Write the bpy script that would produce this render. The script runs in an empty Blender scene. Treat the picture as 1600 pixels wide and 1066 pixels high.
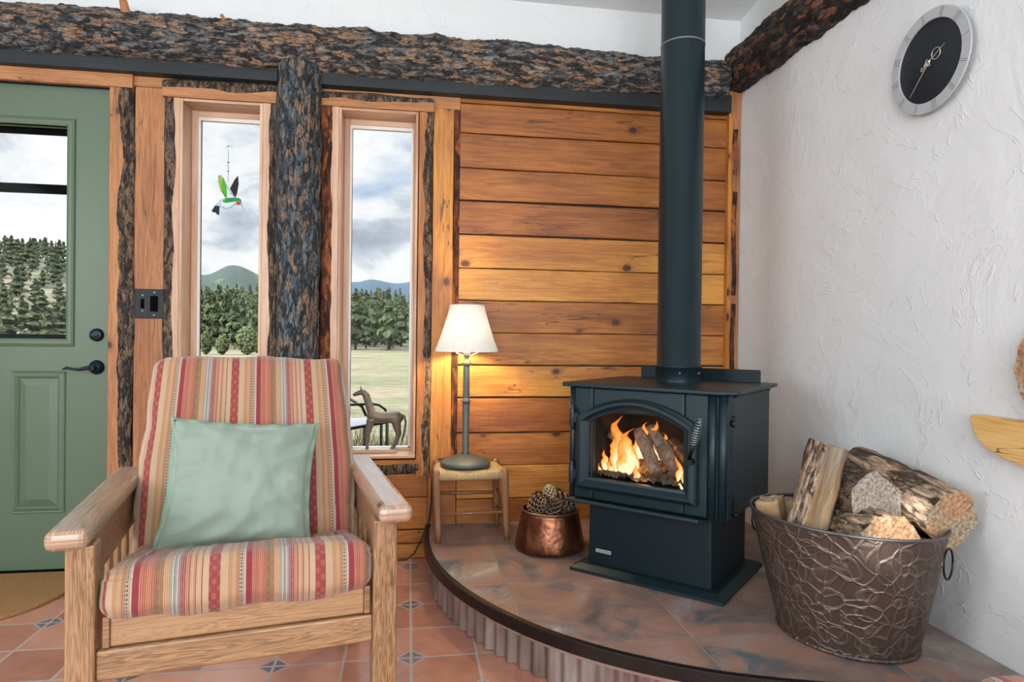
import bpy, math, random
from mathutils import Vector, Matrix, noise
R = math.radians; PI = math.pi
random.seed(7)
SC = bpy.context.scene; COL = SC.collection

# ------------------------------------------------------------------ camera
CAM_LOC = Vector((0.0, -3.008, 1.010)); F_PX = 1031.5
YAW, PITCH, ROLL = R(8.89), R(-0.40), R(0.69)
cf = Vector((math.sin(YAW)*math.cos(PITCH), math.cos(YAW)*math.cos(PITCH), math.sin(PITCH)))
cr0 = Vector((math.cos(YAW), -math.sin(YAW), 0)); cu0 = cr0.cross(cf)
cr = math.cos(ROLL)*cr0 + math.sin(ROLL)*cu0; cu = -math.sin(ROLL)*cr0 + math.cos(ROLL)*cu0
cam_d = bpy.data.cameras.new('camera'); cam = bpy.data.objects.new('camera', cam_d); COL.objects.link(cam)
cam_d.sensor_width = 36; cam_d.lens = 36*F_PX/1600; cam_d.clip_end = 8000; cam_d.clip_start = 0.02
m = Matrix((cr, cu, -cf)).transposed().to_4x4(); m.translation = CAM_LOC
cam.matrix_world = m; SC.camera = cam
def at(px, py, Y):
    d = (px-800)/F_PX*cr - (py-533)/F_PX*cu + cf
    return CAM_LOC + d*((Y-CAM_LOC.y)/d.y)

SC.view_settings.view_transform = 'Standard'; SC.view_settings.look = 'None'
SC.view_settings.gamma = 1; SC.view_settings.use_curve_mapping = False
SC.view_settings.exposure = 0.0

# ------------------------------------------------------------------ node helper
class NT:
    def __init__(s, nt): s.nt = nt; nt.nodes.clear()
    def n(s, t, _props=None, **ins):
        nd = s.nt.nodes.new(t)
        for k, v in (_props or {}).items(): setattr(nd, k, v)
        for k, v in ins.items(): s.set(nd, k, v)
        return nd
    def set(s, nd, k, v):
        key = int(k[1:]) if (k[0] == 'i' and k[1:].isdigit()) else k.replace('_', ' ')
        sock = nd.inputs[key]
        if isinstance(v, bpy.types.NodeSocket): s.nt.links.new(v, sock)
        else: sock.default_value = v
    def math(s, op, a, b=0.0, c=None, clamp=False):
        nd = s.nt.nodes.new('ShaderNodeMath'); nd.operation = op; nd.use_clamp = clamp
        s.set(nd, 'i0', a); s.set(nd, 'i1', b)
        if c is not None: s.set(nd, 'i2', c)
        return nd.outputs[0]
    def mix(s, f, a, b, mode='MIX'):
        nd = s.nt.nodes.new('ShaderNodeMix'); nd.data_type = 'RGBA'; nd.blend_type = mode
        s.set(nd, 'i0', f); s.set(nd, 'i6', a); s.set(nd, 'i7', b)
        return nd.outputs[2]
    def ramp(s, f, stops, interp='LINEAR'):
        nd = s.nt.nodes.new('ShaderNodeValToRGB'); cr_ = nd.color_ramp; cr_.interpolation = interp
        while len(cr_.elements) > 1: cr_.elements.remove(cr_.elements[-1])
        for i, (p, c) in enumerate(stops):
            e = cr_.elements[0] if i == 0 else cr_.elements.new(p)
            e.position = p; e.color = (c[0], c[1], c[2], 1) if not isinstance(c, (int, float)) else (c, c, c, 1)
        s.set(nd, 'i0', f); return nd.outputs[0]
    def noise(s, vec, scale=5., detail=4., rough=.55, dist=0.):
        nd = s.n('ShaderNodeTexNoise', Scale=scale, Detail=detail, Roughness=rough, Distortion=dist)
        if vec is not None: s.set(nd, 'Vector', vec)
        return nd.outputs[0]
    def vscale(s, vec, sc):
        nd = s.nt.nodes.new('ShaderNodeVectorMath'); nd.operation = 'MULTIPLY'
        s.set(nd, 'i0', vec); s.set(nd, 'i1', sc); return nd.outputs[0]
    def vadd(s, a, b):
        nd = s.nt.nodes.new('ShaderNodeVectorMath'); nd.operation = 'ADD'
        s.set(nd, 'i0', a); s.set(nd, 'i1', b); return nd.outputs[0]
    def sep(s, v): return s.n('ShaderNodeSeparateXYZ', Vector=v).outputs
    def comb(s, x, y, z): return s.n('ShaderNodeCombineXYZ', X=x, Y=y, Z=z).outputs[0]
def rgb(h, g=1.0):
    c = [int(h[i:i+2], 16)/255 for i in (0, 2, 4)]
    return tuple(((x/12.92) if x <= .04045 else ((x+.055)/1.055)**2.4)*g for x in c) + (1,)
MATS = {}
def mat(name):
    m_ = bpy.data.materials.new(name); m_.use_nodes = True; MATS[name] = m_
    t = NT(m_.node_tree); return m_, t
def finish(t, color, rough=.5, metal=0., bump=None, bstr=.3, bdist=.01, **kw):
    b = t.n('ShaderNodeBsdfPrincipled'); t.set(b, 'Base_Color', color); t.set(b, 'Roughness', rough); t.set(b, 'Metallic', metal)
    for k, v in kw.items(): t.set(b, k, v)
    if bump is not None:
        bn = t.n('ShaderNodeBump', Strength=bstr, Distance=bdist, Height=bump); t.set(b, 'Normal', bn.outputs[0])
    o = t.n('ShaderNodeOutputMaterial'); t.set(o, 'Surface', b.outputs[0]); return b
def plain(name, col, rough=.5, metal=0., bump=0., bscale=60., var=.12, **kw):
    m_, t = mat(name); tc = t.n('ShaderNodeTexCoord').outputs['Object']
    nz = t.noise(tc, bscale*.25, 3)
    c2 = tuple(x*(1-var) for x in col[:3]) + (1,); c1 = tuple(min(1, x*(1+var)) for x in col[:3]) + (1,)
    c = t.mix(nz, c2, c1)
    finish(t, c, rough, metal, t.noise(tc, bscale, 4) if bump else None, bump, .004, **kw)
    return m_

# ------------------------------------------------------------------ world: broken cloud, brightest high up
w = bpy.data.worlds.new('sky'); SC.world = w; w.use_nodes = True
t = NT(w.node_tree)
dv = t.n('ShaderNodeTexCoord').outputs['Generated']
sx, sy, sz = t.sep(dv)[:3]
den = t.math('ADD', t.math('MAXIMUM', sz, 0.0), .34)
pc = t.comb(t.math('DIVIDE', sx, den), t.math('DIVIDE', sy, den), t.math('MULTIPLY', sz, 1.5))
n1 = t.noise(t.vscale(pc, (1.0, .8, 1.)), 2.0, 8, .56, .3)
n2 = t.noise(t.vadd(t.vscale(pc, (1.0, .75, 1.)), (.06, -.12, 7.)), 3.0, 8, .58, .25)
cloud = t.ramp(n1, [(.30, 0.), (.42, 1.)])
shade = t.ramp(n2, [(.32, rgb('a9b3c2')), (.42, rgb('cdd5df')), (.48, rgb('eef1f5')), (.56, rgb('fdfdff'))])
blue = t.mix(t.math('MULTIPLY', sz, 2.2, clamp=True), rgb('b9cfe4'), rgb('7da9d6'))
skyc = t.mix(cloud, blue, shade)
glare = t.n('ShaderNodeMapRange', {'interpolation_type': 'SMOOTHSTEP'}, i0=sz, i1=.34, i2=.62, i3=1.0, i4=5.0).outputs[0]
below = t.n('ShaderNodeMapRange', i0=sz, i1=-.08, i2=0.0, i3=.45, i4=1.06).outputs[0]
bg = t.n('ShaderNodeBackground', Color=skyc, Strength=t.math('MULTIPLY', glare, below))
wo = t.n('ShaderNodeOutputWorld', Surface=bg.outputs[0])

# ------------------------------------------------------------------ lights
def area(name, loc, rot, size, power, col=(1, 1, 1), sy_=None):
    l = bpy.data.lights.new(name, 'AREA'); l.energy = power; l.size = size; l.color = col
    if sy_: l.shape = 'RECTANGLE'; l.size_y = sy_
    o = bpy.data.objects.new(name, l); o.location = loc; o.rotation_euler = rot; COL.objects.link(o); return o
area('front_fill', (-.4, -5.35, 1.55), (R(90), 0, 0), 3.4, 150, (.93, .97, 1.0), 1.5)  # added unseen fill behind the camera; the front wall has no opening
area('left_fill', (-2.95, -3.0, 1.5), (R(90), 0, R(-90)), 1.6, 50, (.90, .96, 1.0), 1.3)  # added unseen fill from the left side to brighten the room
area('overhead_fill', (-.3, -3.2, 3.05), (0, 0, 0), 1.6, 40, (1.0, .985, .95), 1.6)  # added overhead fill in place of light bounced off the ceiling
sun_d = bpy.data.lights.new('sun', 'SUN'); sun_d.energy = 9.0; sun_d.angle = R(.5); sun_d.color = (1, .95, .86)
sun = bpy.data.objects.new('sun', sun_d); COL.objects.link(sun)
SUN_TO = Vector((.82, .42, -.33)).normalized()      # direction the sunlight travels: from behind left, over the room
sun.rotation_euler = SUN_TO.to_track_quat('-Z', 'Y').to_euler()

# ------------------------------------------------------------------ mesh builder
def fbm(p, o=4): return noise.fractal(p, 1.0, 2.0, o)
class MB:
    def __init__(s): s.v = []; s.f = []; s.uv = []; s.mi = []; s.sm = []; s.ti = []
    def face(s, idx, uvs=None, m=0, smooth=False, tint=.5):
        s.f.append(tuple(idx)); s.uv.append(uvs or [(0, 0)]*len(idx)); s.mi.append(m); s.sm.append(smooth); s.ti.append(tint)
    def add(s, pts, xf=None):
        b = len(s.v)
        s.v.extend([(xf @ Vector(p)) if xf else Vector(p) for p in pts]); return b
    def box(s, lo, hi, grain='x', m=0, tint=None, xf=None, taper=None):
        tint = random.random() if tint is None else tint
        g = 'xyz'.index(grain); ou, ov = random.uniform(0, 50), random.uniform(0, 50)
        pts = []
        for i in range(8):
            p = [(hi if (i >> k) & 1 else lo)[k] for k in range(3)]
            pts.append(p)
        b = s.add(pts, xf)
        for fc in ((0, 2, 3, 1), (4, 5, 7, 6), (0, 1, 5, 4), (2, 6, 7, 3), (0, 4, 6, 2), (1, 3, 7, 5)):
            P = [pts[i] for i in fc]; ax = [k for k in range(3) if len({round(q[k], 7) for q in P}) == 1]
            ax = ax[0] if ax else 0
            if ax == g: o2 = [k for k in range(3) if k != g]; uvs = [(ou+q[o2[0]]*.15, ov+q[o2[1]]) for q in P]
            else:
                o1 = [k for k in range(3) if k != g and k != ax][0]; uvs = [(ou+q[g], ov+q[o1]+.31*ax) for q in P]
            s.face([b+i for i in fc], uvs, m, False, tint)
        return b
    def tube(s, pts, rad, seg=12, m=0, cap=True, xf=None, tint=.5, smooth=True, grain=False):
        pts = [Vector(p) for p in pts]; n = len(pts)
        rad = rad if isinstance(rad, (list, tuple)) else [rad]*n
        d0 = (pts[1]-pts[0]).normalized(); ref = Vector((0, 0, 1)) if abs(d0.z) < .9 else Vector((1, 0, 0))
        a = d0.cross(ref).normalized(); rings = []; L = 0; ou = random.uniform(0, 50)
        for i, p in enumerate(pts):
            d = (pts[min(i+1, n-1)]-pts[max(i-1, 0)]).normalized()
            a = (a - d*a.dot(d)).normalized(); b2 = d.cross(a)
            if i: L += (pts[i]-pts[i-1]).length
            rings.append((s.add([p + (a*math.cos(2*PI*k/seg)+b2*math.sin(2*PI*k/seg))*rad[i] for k in range(seg)], xf), L))
        for i in range(n-1):
            (A, la), (B, lb) = rings[i], rings[i+1]
            for k in range(seg):
                k2 = (k+1) % seg; r = max(rad[i], .004)
                s.face((A+k, A+k2, B+k2, B+k), [(ou+la, k/seg*6.28*r), (ou+la, (k+1)/seg*6.28*r), (ou+lb, (k+1)/seg*6.28*r), (ou+lb, k/seg*6.28*r)], m, smooth, tint)
        if cap:
            s.face([rings[0][0]+k for k in range(seg)][::-1], None, m, False, tint)
            s.face([rings[-1][0]+k for k in range(seg)], None, m, False, tint)
    def lathe(s, prof, seg=32, c=(0, 0, 0), m=0, xf=None, sx=1., sy=1., smooth=True, tint=.5, cap=False, fn=None):
        rings = []; L = 0
        for i, (r, z) in enumerate(prof):
            if i: L += math.hypot(r-prof[i-1][0], z-prof[i-1][1])
            pts = []
            for k in range(seg):
                a = 2*PI*k/seg; rr = r*(fn(a, z) if fn else 1)
                pts.append((c[0]+rr*sx*math.cos(a), c[1]+rr*sy*math.sin(a), c[2]+z))
            rings.append((s.add(pts, xf), L))
        for i in range(len(prof)-1):
            (A, la), (B, lb) = rings[i], rings[i+1]
            for k in range(seg):
                k2 = (k+1) % seg
                s.face((A+k, A+k2, B+k2, B+k), [(k/seg, la), ((k+1)/seg, la), ((k+1)/seg, lb), (k/seg, lb)], m, smooth, tint)
        if cap:
            s.face([rings[0][0]+k for k in range(seg)][::-1], None, m, False, tint)
            s.face([rings[-1][0]+k for k in range(seg)], None, m, False, tint)
    def prism(s, poly, d, m=0, xf=None, tint=.5, smooth=False):
        """poly: list of (x,y) ; extruded from z=0 to z=d (xf places it)"""
        n = len(poly); ou = random.uniform(0, 50)
        a = s.add([(x, y, 0) for x, y in poly], xf); b = s.add([(x, y, d) for x, y in poly], xf)
        uv = [(ou+x, y) for x, y in poly]
        s.face([a+i for i in range(n)][::-1], uv[::-1], m, False, tint); s.face([b+i for i in range(n)], uv, m, False, tint)
        for i in range(n):
            j = (i+1) % n
            s.face((a+i, a+j, b+j, b+i), [uv[i], uv[j], (uv[j][0], uv[j][1]+d), (uv[i][0], uv[i][1]+d)], m, smooth, tint)
    def grid(s, fn, nu, nv, m=0, smooth=True, tint=.5, xf=None, uvf=None, closeu=False):
        pts = [fn(i/(nu-(0 if closeu else 1)), j/(nv-1)) for j in range(nv) for i in range(nu)]
        b = s.add(pts, xf)
        for j in range(nv-1):
            for i in range(nu if closeu else nu-1):
                i2 = (i+1) % nu
                idx = (j*nu+i, j*nu+i2, (j+1)*nu+i2, (j+1)*nu+i)
                U = [(i/(nu-1), j/(nv-1)), ((i+1)/(nu-1), j/(nv-1)), ((i+1)/(nu-1), (j+1)/(nv-1)), (i/(nu-1), (j+1)/(nv-1))]
                if uvf: U = [uvf(*q) for q in U]
                s.face([b+q for q in idx], U, m(i, j) if callable(m) else m, smooth, tint)
    def build(s, name, mats, parent=None, bevel=None, sub=0, bseg=2, merge=False):
        me = bpy.data.meshes.new(name); me.from_pydata([tuple(v) for v in s.v], [], s.f)
        if not isinstance(mats, (list, tuple)): mats = [mats]
        for q in mats: me.materials.append(MATS[q] if isinstance(q, str) else q)
        uvl = me.uv_layers.new(name='UVMap'); flat = [c for f in s.uv for q in f for c in q]
        uvl.data.foreach_set('uv', flat)
        me.polygons.foreach_set('material_index', s.mi); me.polygons.foreach_set('use_smooth', s.sm)
        at_ = me.attributes.new('tint', 'FLOAT', 'FACE'); at_.data.foreach_set('value', s.ti)
        me.update()
        o = bpy.data.objects.new(name, me); COL.objects.link(o)
        if parent: o.parent = parent
        if merge:
            wd = o.modifiers.new('w', 'WELD'); wd.merge_threshold = .0002
        if bevel:
            b = o.modifiers.new('b', 'BEVEL'); b.width = bevel; b.segments = bseg; b.limit_method = 'ANGLE'; b.angle_limit = R(35)
            b.harden_normals = False
        if sub:
            q = o.modifiers.new('s', 'SUBSURF'); q.levels = sub; q.render_levels = sub
        return o
def tag(o, label=None, cat=None, group=None, kind=None):
    if label: o['label'] = label
    if cat: o['category'] = cat
    if group: o['group'] = group
    if kind: o['kind'] = kind
    return o
def empty(name, loc, rz=0, label=None, cat=None, group=None):
    o = bpy.data.objects.new(name, None); COL.objects.link(o); o.empty_display_size = .05
    o.location = loc; o.rotation_euler = (0, 0, rz); return tag(o, label, cat, group)
def copy_tree(o, parent=None):
    c = o.copy(); COL.objects.link(c)
    if parent: c.parent = parent
    for ch in list(o.children): copy_tree(ch, c)
    return c
def T(x=0, y=0, z=0): return Matrix.Translation((x, y, z))
def RX(a): return Matrix.Rotation(a, 4, 'X')
def RY(a): return Matrix.Rotation(a, 4, 'Y')
def RZ(a): return Matrix.Rotation(a, 4, 'Z')

# ------------------------------------------------------------------ materials
def wood(name, dark, mid, light, rough=.45, knots=.5, ring=1.0, saw=0., coat=0., tintamt=.35, gap=0.):
    m_, t = mat(name); uv = t.n('ShaderNodeUVMap').outputs[0]
    tint = t.n('ShaderNodeAttribute', {'attribute_name': 'tint'}).outputs['Fac']
    u, v = t.sep(uv)[:2]
    vor = t.n('ShaderNodeTexVoronoi', {'feature': 'F1'}, Vector=t.vscale(uv, (1., 1.35, 1.)), Scale=5.2)
    sel = t.math('GREATER_THAN', t.sep(vor.outputs['Color'])[0], 1-knots)
    kd = vor.outputs['Distance']
    kr = t.math('MULTIPLY', t.ramp(kd, [(0., 1.), (.075, .9), (.1, .35), (.3, 0.)]), sel)
    # grain: noise stretched along u, bent round the knots
    v2 = t.math('ADD', v, t.math('MULTIPLY', kr, .035))
    gv = t.comb(t.math('MULTIPLY', u, .55), t.math('ADD', v2, t.math('MULTIPLY', tint, 9.)), 0.)
    g1 = t.noise(t.vscale(gv, (1., 9., 1.)), 3.2, 5, .6, .55)
    wv = t.math('MULTIPLY', t.math('ADD', t.math('MULTIPLY', g1, 7.*ring), t.math('MULTIPLY', v2, 14.)), 6.2)
    rings = t.math('MULTIPLY_ADD', t.math('SINE', wv), .5, .5)
    fine = t.noise(t.vscale(gv, (2.5, 130., 1.)), 3., 3, .6)
    patch = t.noise(t.vscale(uv, (.9, 3.2, 1.)), 2.2, 3, .5, .3)
    f = t.math('ADD', t.math('MULTIPLY', rings, .15*ring), t.math('ADD', t.math('MULTIPLY', fine, .42), t.math('MULTIPLY', patch, .58)))
    f = t.math('ADD', f, -.03-.0*ring)
    f = t.math('ADD', f, t.math('MULTIPLY', t.math('SUBTRACT', tint, .5), tintamt))
    c = t.ramp(f, [(.30, dark), (.56, mid), (.84, light)])
    kc = t.ramp(kd, [(0., tuple(x*.12 for x in dark[:3])), (.05, tuple(x*.35 for x in dark[:3])), (.085, tuple(x*.2 for x in dark[:3])), (.10, tuple(x*.8 for x in dark[:3]))])
    c = t.mix(t.math('MULTIPLY', t.ramp(kd, [(0., 1.), (.095, .95), (.14, .3), (.26, 0.)]), sel), c, kc)
    # drying checks along the grain
    ck = t.noise(t.vscale(uv, (.8, 7., 1.)), 2.4, 2, .5, .25)
    ckl = t.math('MULTIPLY', t.ramp(t.math('ABSOLUTE', t.math('SUBTRACT', ck, .5)), [(0., 1.), (.0035, .8), (.007, 0.)]), t.ramp(t.noise(t.vscale(uv, (1.1, 2.2, 1.)), 2.1, 1), [(.52, 0.), (.6, 1.)]))
    c = t.mix(t.math('MULTIPLY', ckl, .8 if knots > .1 else .15), c, tuple(x*.18 for x in dark[:3])+(1,))
    h = t.math('SUBTRACT', fine, t.math('MULTIPLY', ckl, 1.5))
    if saw:
        sw = t.math('MULTIPLY', t.math('SINE', t.math('MULTIPLY', t.math('ADD', u, t.math('MULTIPLY', t.noise(t.vscale(uv, (3., 3., 1.)), 1.5, 2), .03)), 900.)), saw)
        h = t.math('ADD', h, sw); c = t.mix(t.math('MULTIPLY_ADD', sw, .10, .06*saw, clamp=True), c, tuple(x*.55 for x in dark[:3])+(1,))
    finish(t, c, t.math('MULTIPLY_ADD', fine, .2, rough-.1), 0., h, .22, .003, Coat_Weight=coat, Coat_Roughness=.28)
    return m_
wood('cedar', rgb('753c14'), rgb('a86625'), rgb('d8983e'), .5, .82, .8, .5, .12, .42)
wood('cedar_pale', rgb('84502f'), rgb('b1774a'), rgb('cf9c66'), .55, .5, 1., .5, .05)
wood('frame_wood', rgb('a8795a'), rgb('d0aa8c'), rgb('e8cdb4'), .42, .05, .6, .2, .15)  # pale wood, lightened further to hold the daylight on the reveals
wood('oak', rgb('553b27'), rgb('8d6744'), rgb('ac855e'), .40, .03, 2.4, 0., .55, .2)
wood('pale_pine', rgb('b98145'), rgb('d9ab67'), rgb('ebc98e'), .35, .2, .8, 0., .3)
wood('stool_wood', rgb('5c3924'), rgb('8f6242'), rgb('b58a68'), .5, .03, .7, 0., .15)
wood('old_board', rgb('0f1417'), rgb('1d272c'), rgb('2c383d'), .6, .1, .6, .2)
wood('cut_wood', rgb('8a6440'), rgb('b5916a'), rgb('cdb08a'), .8, .1, 1., .3)

def bark(name, axis, dark, grey, tan, tanamt=.5, sc=1.):
    m_, t = mat(name); tc = t.n('ShaderNodeTexCoord').outputs['Object']
    s3 = {'x': (.42, 1.3, 1.3), 'y': (1.3, .42, 1.3), 'z': (1.25, 1.25, .36)}[axis]
    p = t.vscale(tc, s3)
    w1 = t.n('ShaderNodeTexNoise', Vector=p, Scale=16*sc, Detail=5., Roughness=.6).outputs['Color']
    pw = t.vadd(p, t.vscale(w1, (.05/sc,)*3))
    nb = t.noise(pw, 21*sc, 9, .74, .5)                       # body of the bark
    plate = t.n('ShaderNodeTexVoronoi', {'feature': 'F1'}, Vector=pw, Scale=27*sc); pcol = t.sep(plate.outputs['Color'])[0]
    edge = t.n('ShaderNodeTexVoronoi', {'feature': 'DISTANCE_TO_EDGE'}, Vector=pw, Scale=27*sc).outputs[0]
    fine = t.noise(pw, 85*sc, 5, .75, .4)
    c = t.ramp(t.math('ADD', t.math('MULTIPLY', nb, .65), t.math('ADD', t.math('MULTIPLY', fine, .35), t.math('MULTIPLY_ADD', pcol, .12, -.06))), [(.38, tuple(x*.5 for x in dark[:3])), (.46, dark), (.52, grey), (.60, tuple(min(1, x*2.1) for x in grey[:3]))])
    big = t.noise(p, 4.5*sc, 5, .65, .8)
    f = t.math('ADD', t.math('ADD', t.math('MULTIPLY', pcol, .28), t.math('MULTIPLY', big, .6)), t.math('MULTIPLY', fine, .3))
    tm = t.ramp(f, [(.690-.12*tanamt, 0.), (.735-.12*tanamt, .9)])
    c = t.mix(tm, c, t.mix(t.ramp(fine, [(.38, 0.), (.62, 1.)]), tuple(x*.38 for x in tan[:3])+(1,), tuple(min(1, x*1.65) for x in tan[:3])+(1,)))
    c = t.mix(t.math('MULTIPLY', t.ramp(edge, [(0., 1.), (.05, .6), (.12, 0.)]), t.ramp(nb, [(.44, 1.), (.56, .15)])), c, tuple(x*.25 for x in dark[:3])+(1,))
    h = t.math('ADD', t.math('ADD', nb, t.math('MULTIPLY', fine, .4)), t.math('ADD', t.ramp(edge, [(0., 0.), (.2, .35)]), t.math('MULTIPLY', pcol, .25)))
    finish(t, c, .85, 0., h, 1., .014)
bark('bark_x', 'x', rgb('37383a'), rgb('757676'), rgb('a98668'), .45, 1.9)
bark('bark_y', 'y', rgb('171615'), rgb('3c3936'), rgb('84553a'), .45, 1.5)
bark('bark_z', 'z', rgb('2f373c'), rgb('616b70'), rgb('9a7b62'), .35, 2.3)
bark('bark_trim', 'z', rgb('3f3631'), rgb('6e6055'), rgb('8f7258'), .6, 2.2)
bark('inner_bark', 'z', rgb('4a2617'), rgb('6e3d25'), rgb('9a5a33'), .5, .8)
bark('birch_bark', 'z', rgb('54402f'), rgb('8a6e58'), rgb('b59c84'), 1.5, .9)

m_, t = mat('plaster'); tc = t.n('ShaderNodeTexCoord').outputs['Object']
a1 = t.noise(tc, 2.1, 5, .6, 1.6); a2 = t.noise(tc, 7., 4, .6, 2.2); 
ridge = t.ramp(t.math('ABSOLUTE', t.math('SUBTRACT', t.noise(tc, 3.1, 4, .55, 1.9), .5)), [(0., 1.), (.006, .35), (.018, 0.)])
ridge = t.math('MULTIPLY', ridge, t.ramp(a2, [(.46, 0.), (.62, 1.)]))
h = t.math('ADD', t.math('ADD', t.math('MULTIPLY', a1, 1.2), t.math('MULTIPLY', a2, .35)), t.math('MULTIPLY', ridge, .35))
finish(t, t.mix(a1, rgb('d7dbdc'), rgb('e3e7e8')), .62, 0., h, .45, .012)

wood('oak_polished', rgb('705444'), rgb('9f7f66'), rgb('bf9f86'), .26, .03, 2., 0., 1., .2)
m_, t = mat('terracotta'); tc = t.n('ShaderNodeTexCoord').outputs['Object']; x, y, _z = t.sep(tc)[:3]
G = .206
def wrap(t_, v, off, g): return t_.math('SUBTRACT', t_.math('FLOORED_MODULO', t_.math('ADD', v, off), g), g/2)
gx = t.math('SUBTRACT', G/2, t.math('ABSOLUTE', wrap(t, x, -.018, G)))   # distance to the x grout line
gy = t.math('SUBTRACT', G/2, t.math('ABSOLUTE', wrap(t, y, .514, G)))
ix = t.math('ROUND', t.math('DIVIDE', t.math('ADD', x, -.018), G)); iy = t.math('ROUND', t.math('DIVIDE', t.math('ADD', y, .514), G))
par = t.math('LESS_THAN', t.math('FLOORED_MODULO', t.math('ADD', ix, iy), 2.), .5)
dd = t.math('ADD', gx, gy)
inner = t.math('MULTIPLY', t.math('LESS_THAN', dd, .046), par)
edge = t.math('MULTIPLY', t.math('LESS_THAN', t.math('ABSOLUTE', t.math('SUBTRACT', dd, .048)), .004), par)
line = t.math('LESS_THAN', t.math('MINIMUM', gx, gy), .0042)
grout = t.math('MAXIMUM', line, edge)
cell = t.comb(t.math('FLOOR', t.math('DIVIDE', t.math('ADD', x, -.018), G)), t.math('FLOOR', t.math('DIVIDE', t.math('ADD', y, .514), G)), 0.)
wn = t.n('ShaderNodeTexWhiteNoise', Vector=cell).outputs[0]
nf = t.noise(tc, 14., 5, .6)
f = t.math('ADD', t.math('MULTIPLY', nf, .6), t.math('MULTIPLY', wn, .4))
tile = t.ramp(f, [(.2, rgb('96604e')), (.5, rgb('b47c68')), (.8, rgb('c4917a'))])
tile = t.mix(inner, tile, t.mix(nf, rgb('4c4750'), rgb('7b7480')))
c = t.mix(grout, tile, rgb('a89e96'))
finish(t, c, t.math('MULTIPLY_ADD', grout, .4, t.math('MULTIPLY_ADD', nf, .2, .22)), 0., t.math('SUBTRACT', t.math('MULTIPLY', nf, .3), grout), .35, .003)

m_, t = mat('slate_tile'); tc = t.n('ShaderNodeTexCoord').outputs['Object']; x, y, _z = t.sep(tc)[:3]
gx = t.math('SUBTRACT', .235, t.math('ABSOLUTE', wrap(t, x, -.34, .47))); gy = t.math('SUBTRACT', .235, t.math('ABSOLUTE', wrap(t, y, .76, .47)))
grout = t.ramp(t.math('MINIMUM', gx, gy), [(0., 1.), (.0025, 1.), (.004, 0.)])
cell = t.comb(t.math('FLOOR', t.math('DIVIDE', t.math('ADD', x, -.34), .47)), t.math('FLOOR', t.math('DIVIDE', t.math('ADD', y, .76), .47)), 0.)
wn = t.n('ShaderNodeTexWhiteNoise', Vector=cell).outputs['Color']
pp = t.vadd(tc, t.vscale(wn, (7., 7., 7.)))
q1 = t.noise(pp, 3.2, 6, .62, .8); q2 = t.noise(pp, 5., 6, .65, 1.1)
c = t.ramp(q1, [(.3, rgb('5c5350')), (.43, rgb('867068')), (.52, rgb('9b7668')), (.60, rgb('94867f')), (.70, rgb('b3a79b'))])
c = t.mix(t.ramp(q2, [(.50, 0.), (.66, 1.)]), c, rgb('586068'))
c = t.mix(t.ramp(q2, [(.26, 1.), (.40, 0.)]), c, rgb('988a72'))
c = t.mix(grout, c, rgb('8b8175'))
finish(t, c, t.math('MULTIPLY_ADD', q1, .3, .22), 0., t.math('SUBTRACT', q2, grout), .3, .004)

STR = [(0., '9a403c'), (.10, 'c2a480'), (.17, 'b5845c'), (.21, 'c09468'), (.245, 'ab7350'), (.275, '7c6a5c'), (.29, '5e5450'), (.302, 'ab9a84'), (.32, 'c6b193'),
       (.335, '932f3c'), (.39, 'ad5c44'), (.42, 'a5533c'), (.45, 'b3684a'), (.49, 'a6563e'), (.53, '826444'), (.56, '8e704b'), (.60, 'bd8a64'), (.655, '7f8f84'), (.675, 'c3b29a'),
       (.69, '6f7f86'), (.71, 'b8a796'), (.73, '7e7480'), (.75, '963640'), (.79, 'b07a58'), (.82, '9e5440'), (.835, 'bf9570'), (.865, 'a5664a'), (.89, 'c09c78'), (.93, '9a4a3e'), (.945, 'c2a684')]
m_, t = mat('stripe_fabric'); uv = t.n('ShaderNodeUVMap').outputs[0]; u, v = t.sep(uv)[:2]
tc = t.n('ShaderNodeTexCoord').outputs['Object']
fr = t.math('FRACT', t.math('DIVIDE', u, .222))
c = t.ramp(fr, [(p, rgb(h_)) for p, h_ in STR], 'CONSTANT')
thin = t.math('GREATER_THAN', t.math('SINE', t.math('MULTIPLY', u, 1500.)), .55)
c = t.mix(t.math('MULTIPLY', thin, t.ramp(fr, [(0., 0.), (.1, .3), (.33, .0), (.39, .35), (.53, .1), (.6, .4), (.95, .3)], 'CONSTANT')), c, rgb('e2cdb0'))
dia = t.math('GREATER_THAN', t.math('MULTIPLY', t.math('SINE', t.math('MULTIPLY', v, 210.)), t.math('SINE', t.math('MULTIPLY', u, 290.))), .25)
c = t.mix(t.math('MULTIPLY', dia, t.ramp(fr, [(0., .38), (.1, 0.), (.53, .22), (.6, 0.), (.75, .2), (.79, 0.)], 'CONSTANT')), c, rgb('c77a5e'))
dot = t.math('GREATER_THAN', t.math('SINE', t.math('MULTIPLY', v, 700.)), 0.)
c = t.mix(t.math('MULTIPLY', dot, t.ramp(fr, [(0., 0.), (.275, .6), (.302, 0.)], 'CONSTANT')), c, rgb('d2c0a2'))
c = t.mix(1., c, (.80, .78, .79, 1), 'MULTIPLY')
wv = t.math('MULTIPLY', t.math('SINE', t.math('MULTIPLY', v, 3200.)), t.math('SINE', t.math('MULTIPLY', u, 3200.)))
finish(t, c, .82, 0., t.math('ADD', wv, t.math('MULTIPLY', t.noise(tc, 9., 4, .6, .6), 3.)), .25, .003, Sheen_Weight=.25)

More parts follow.
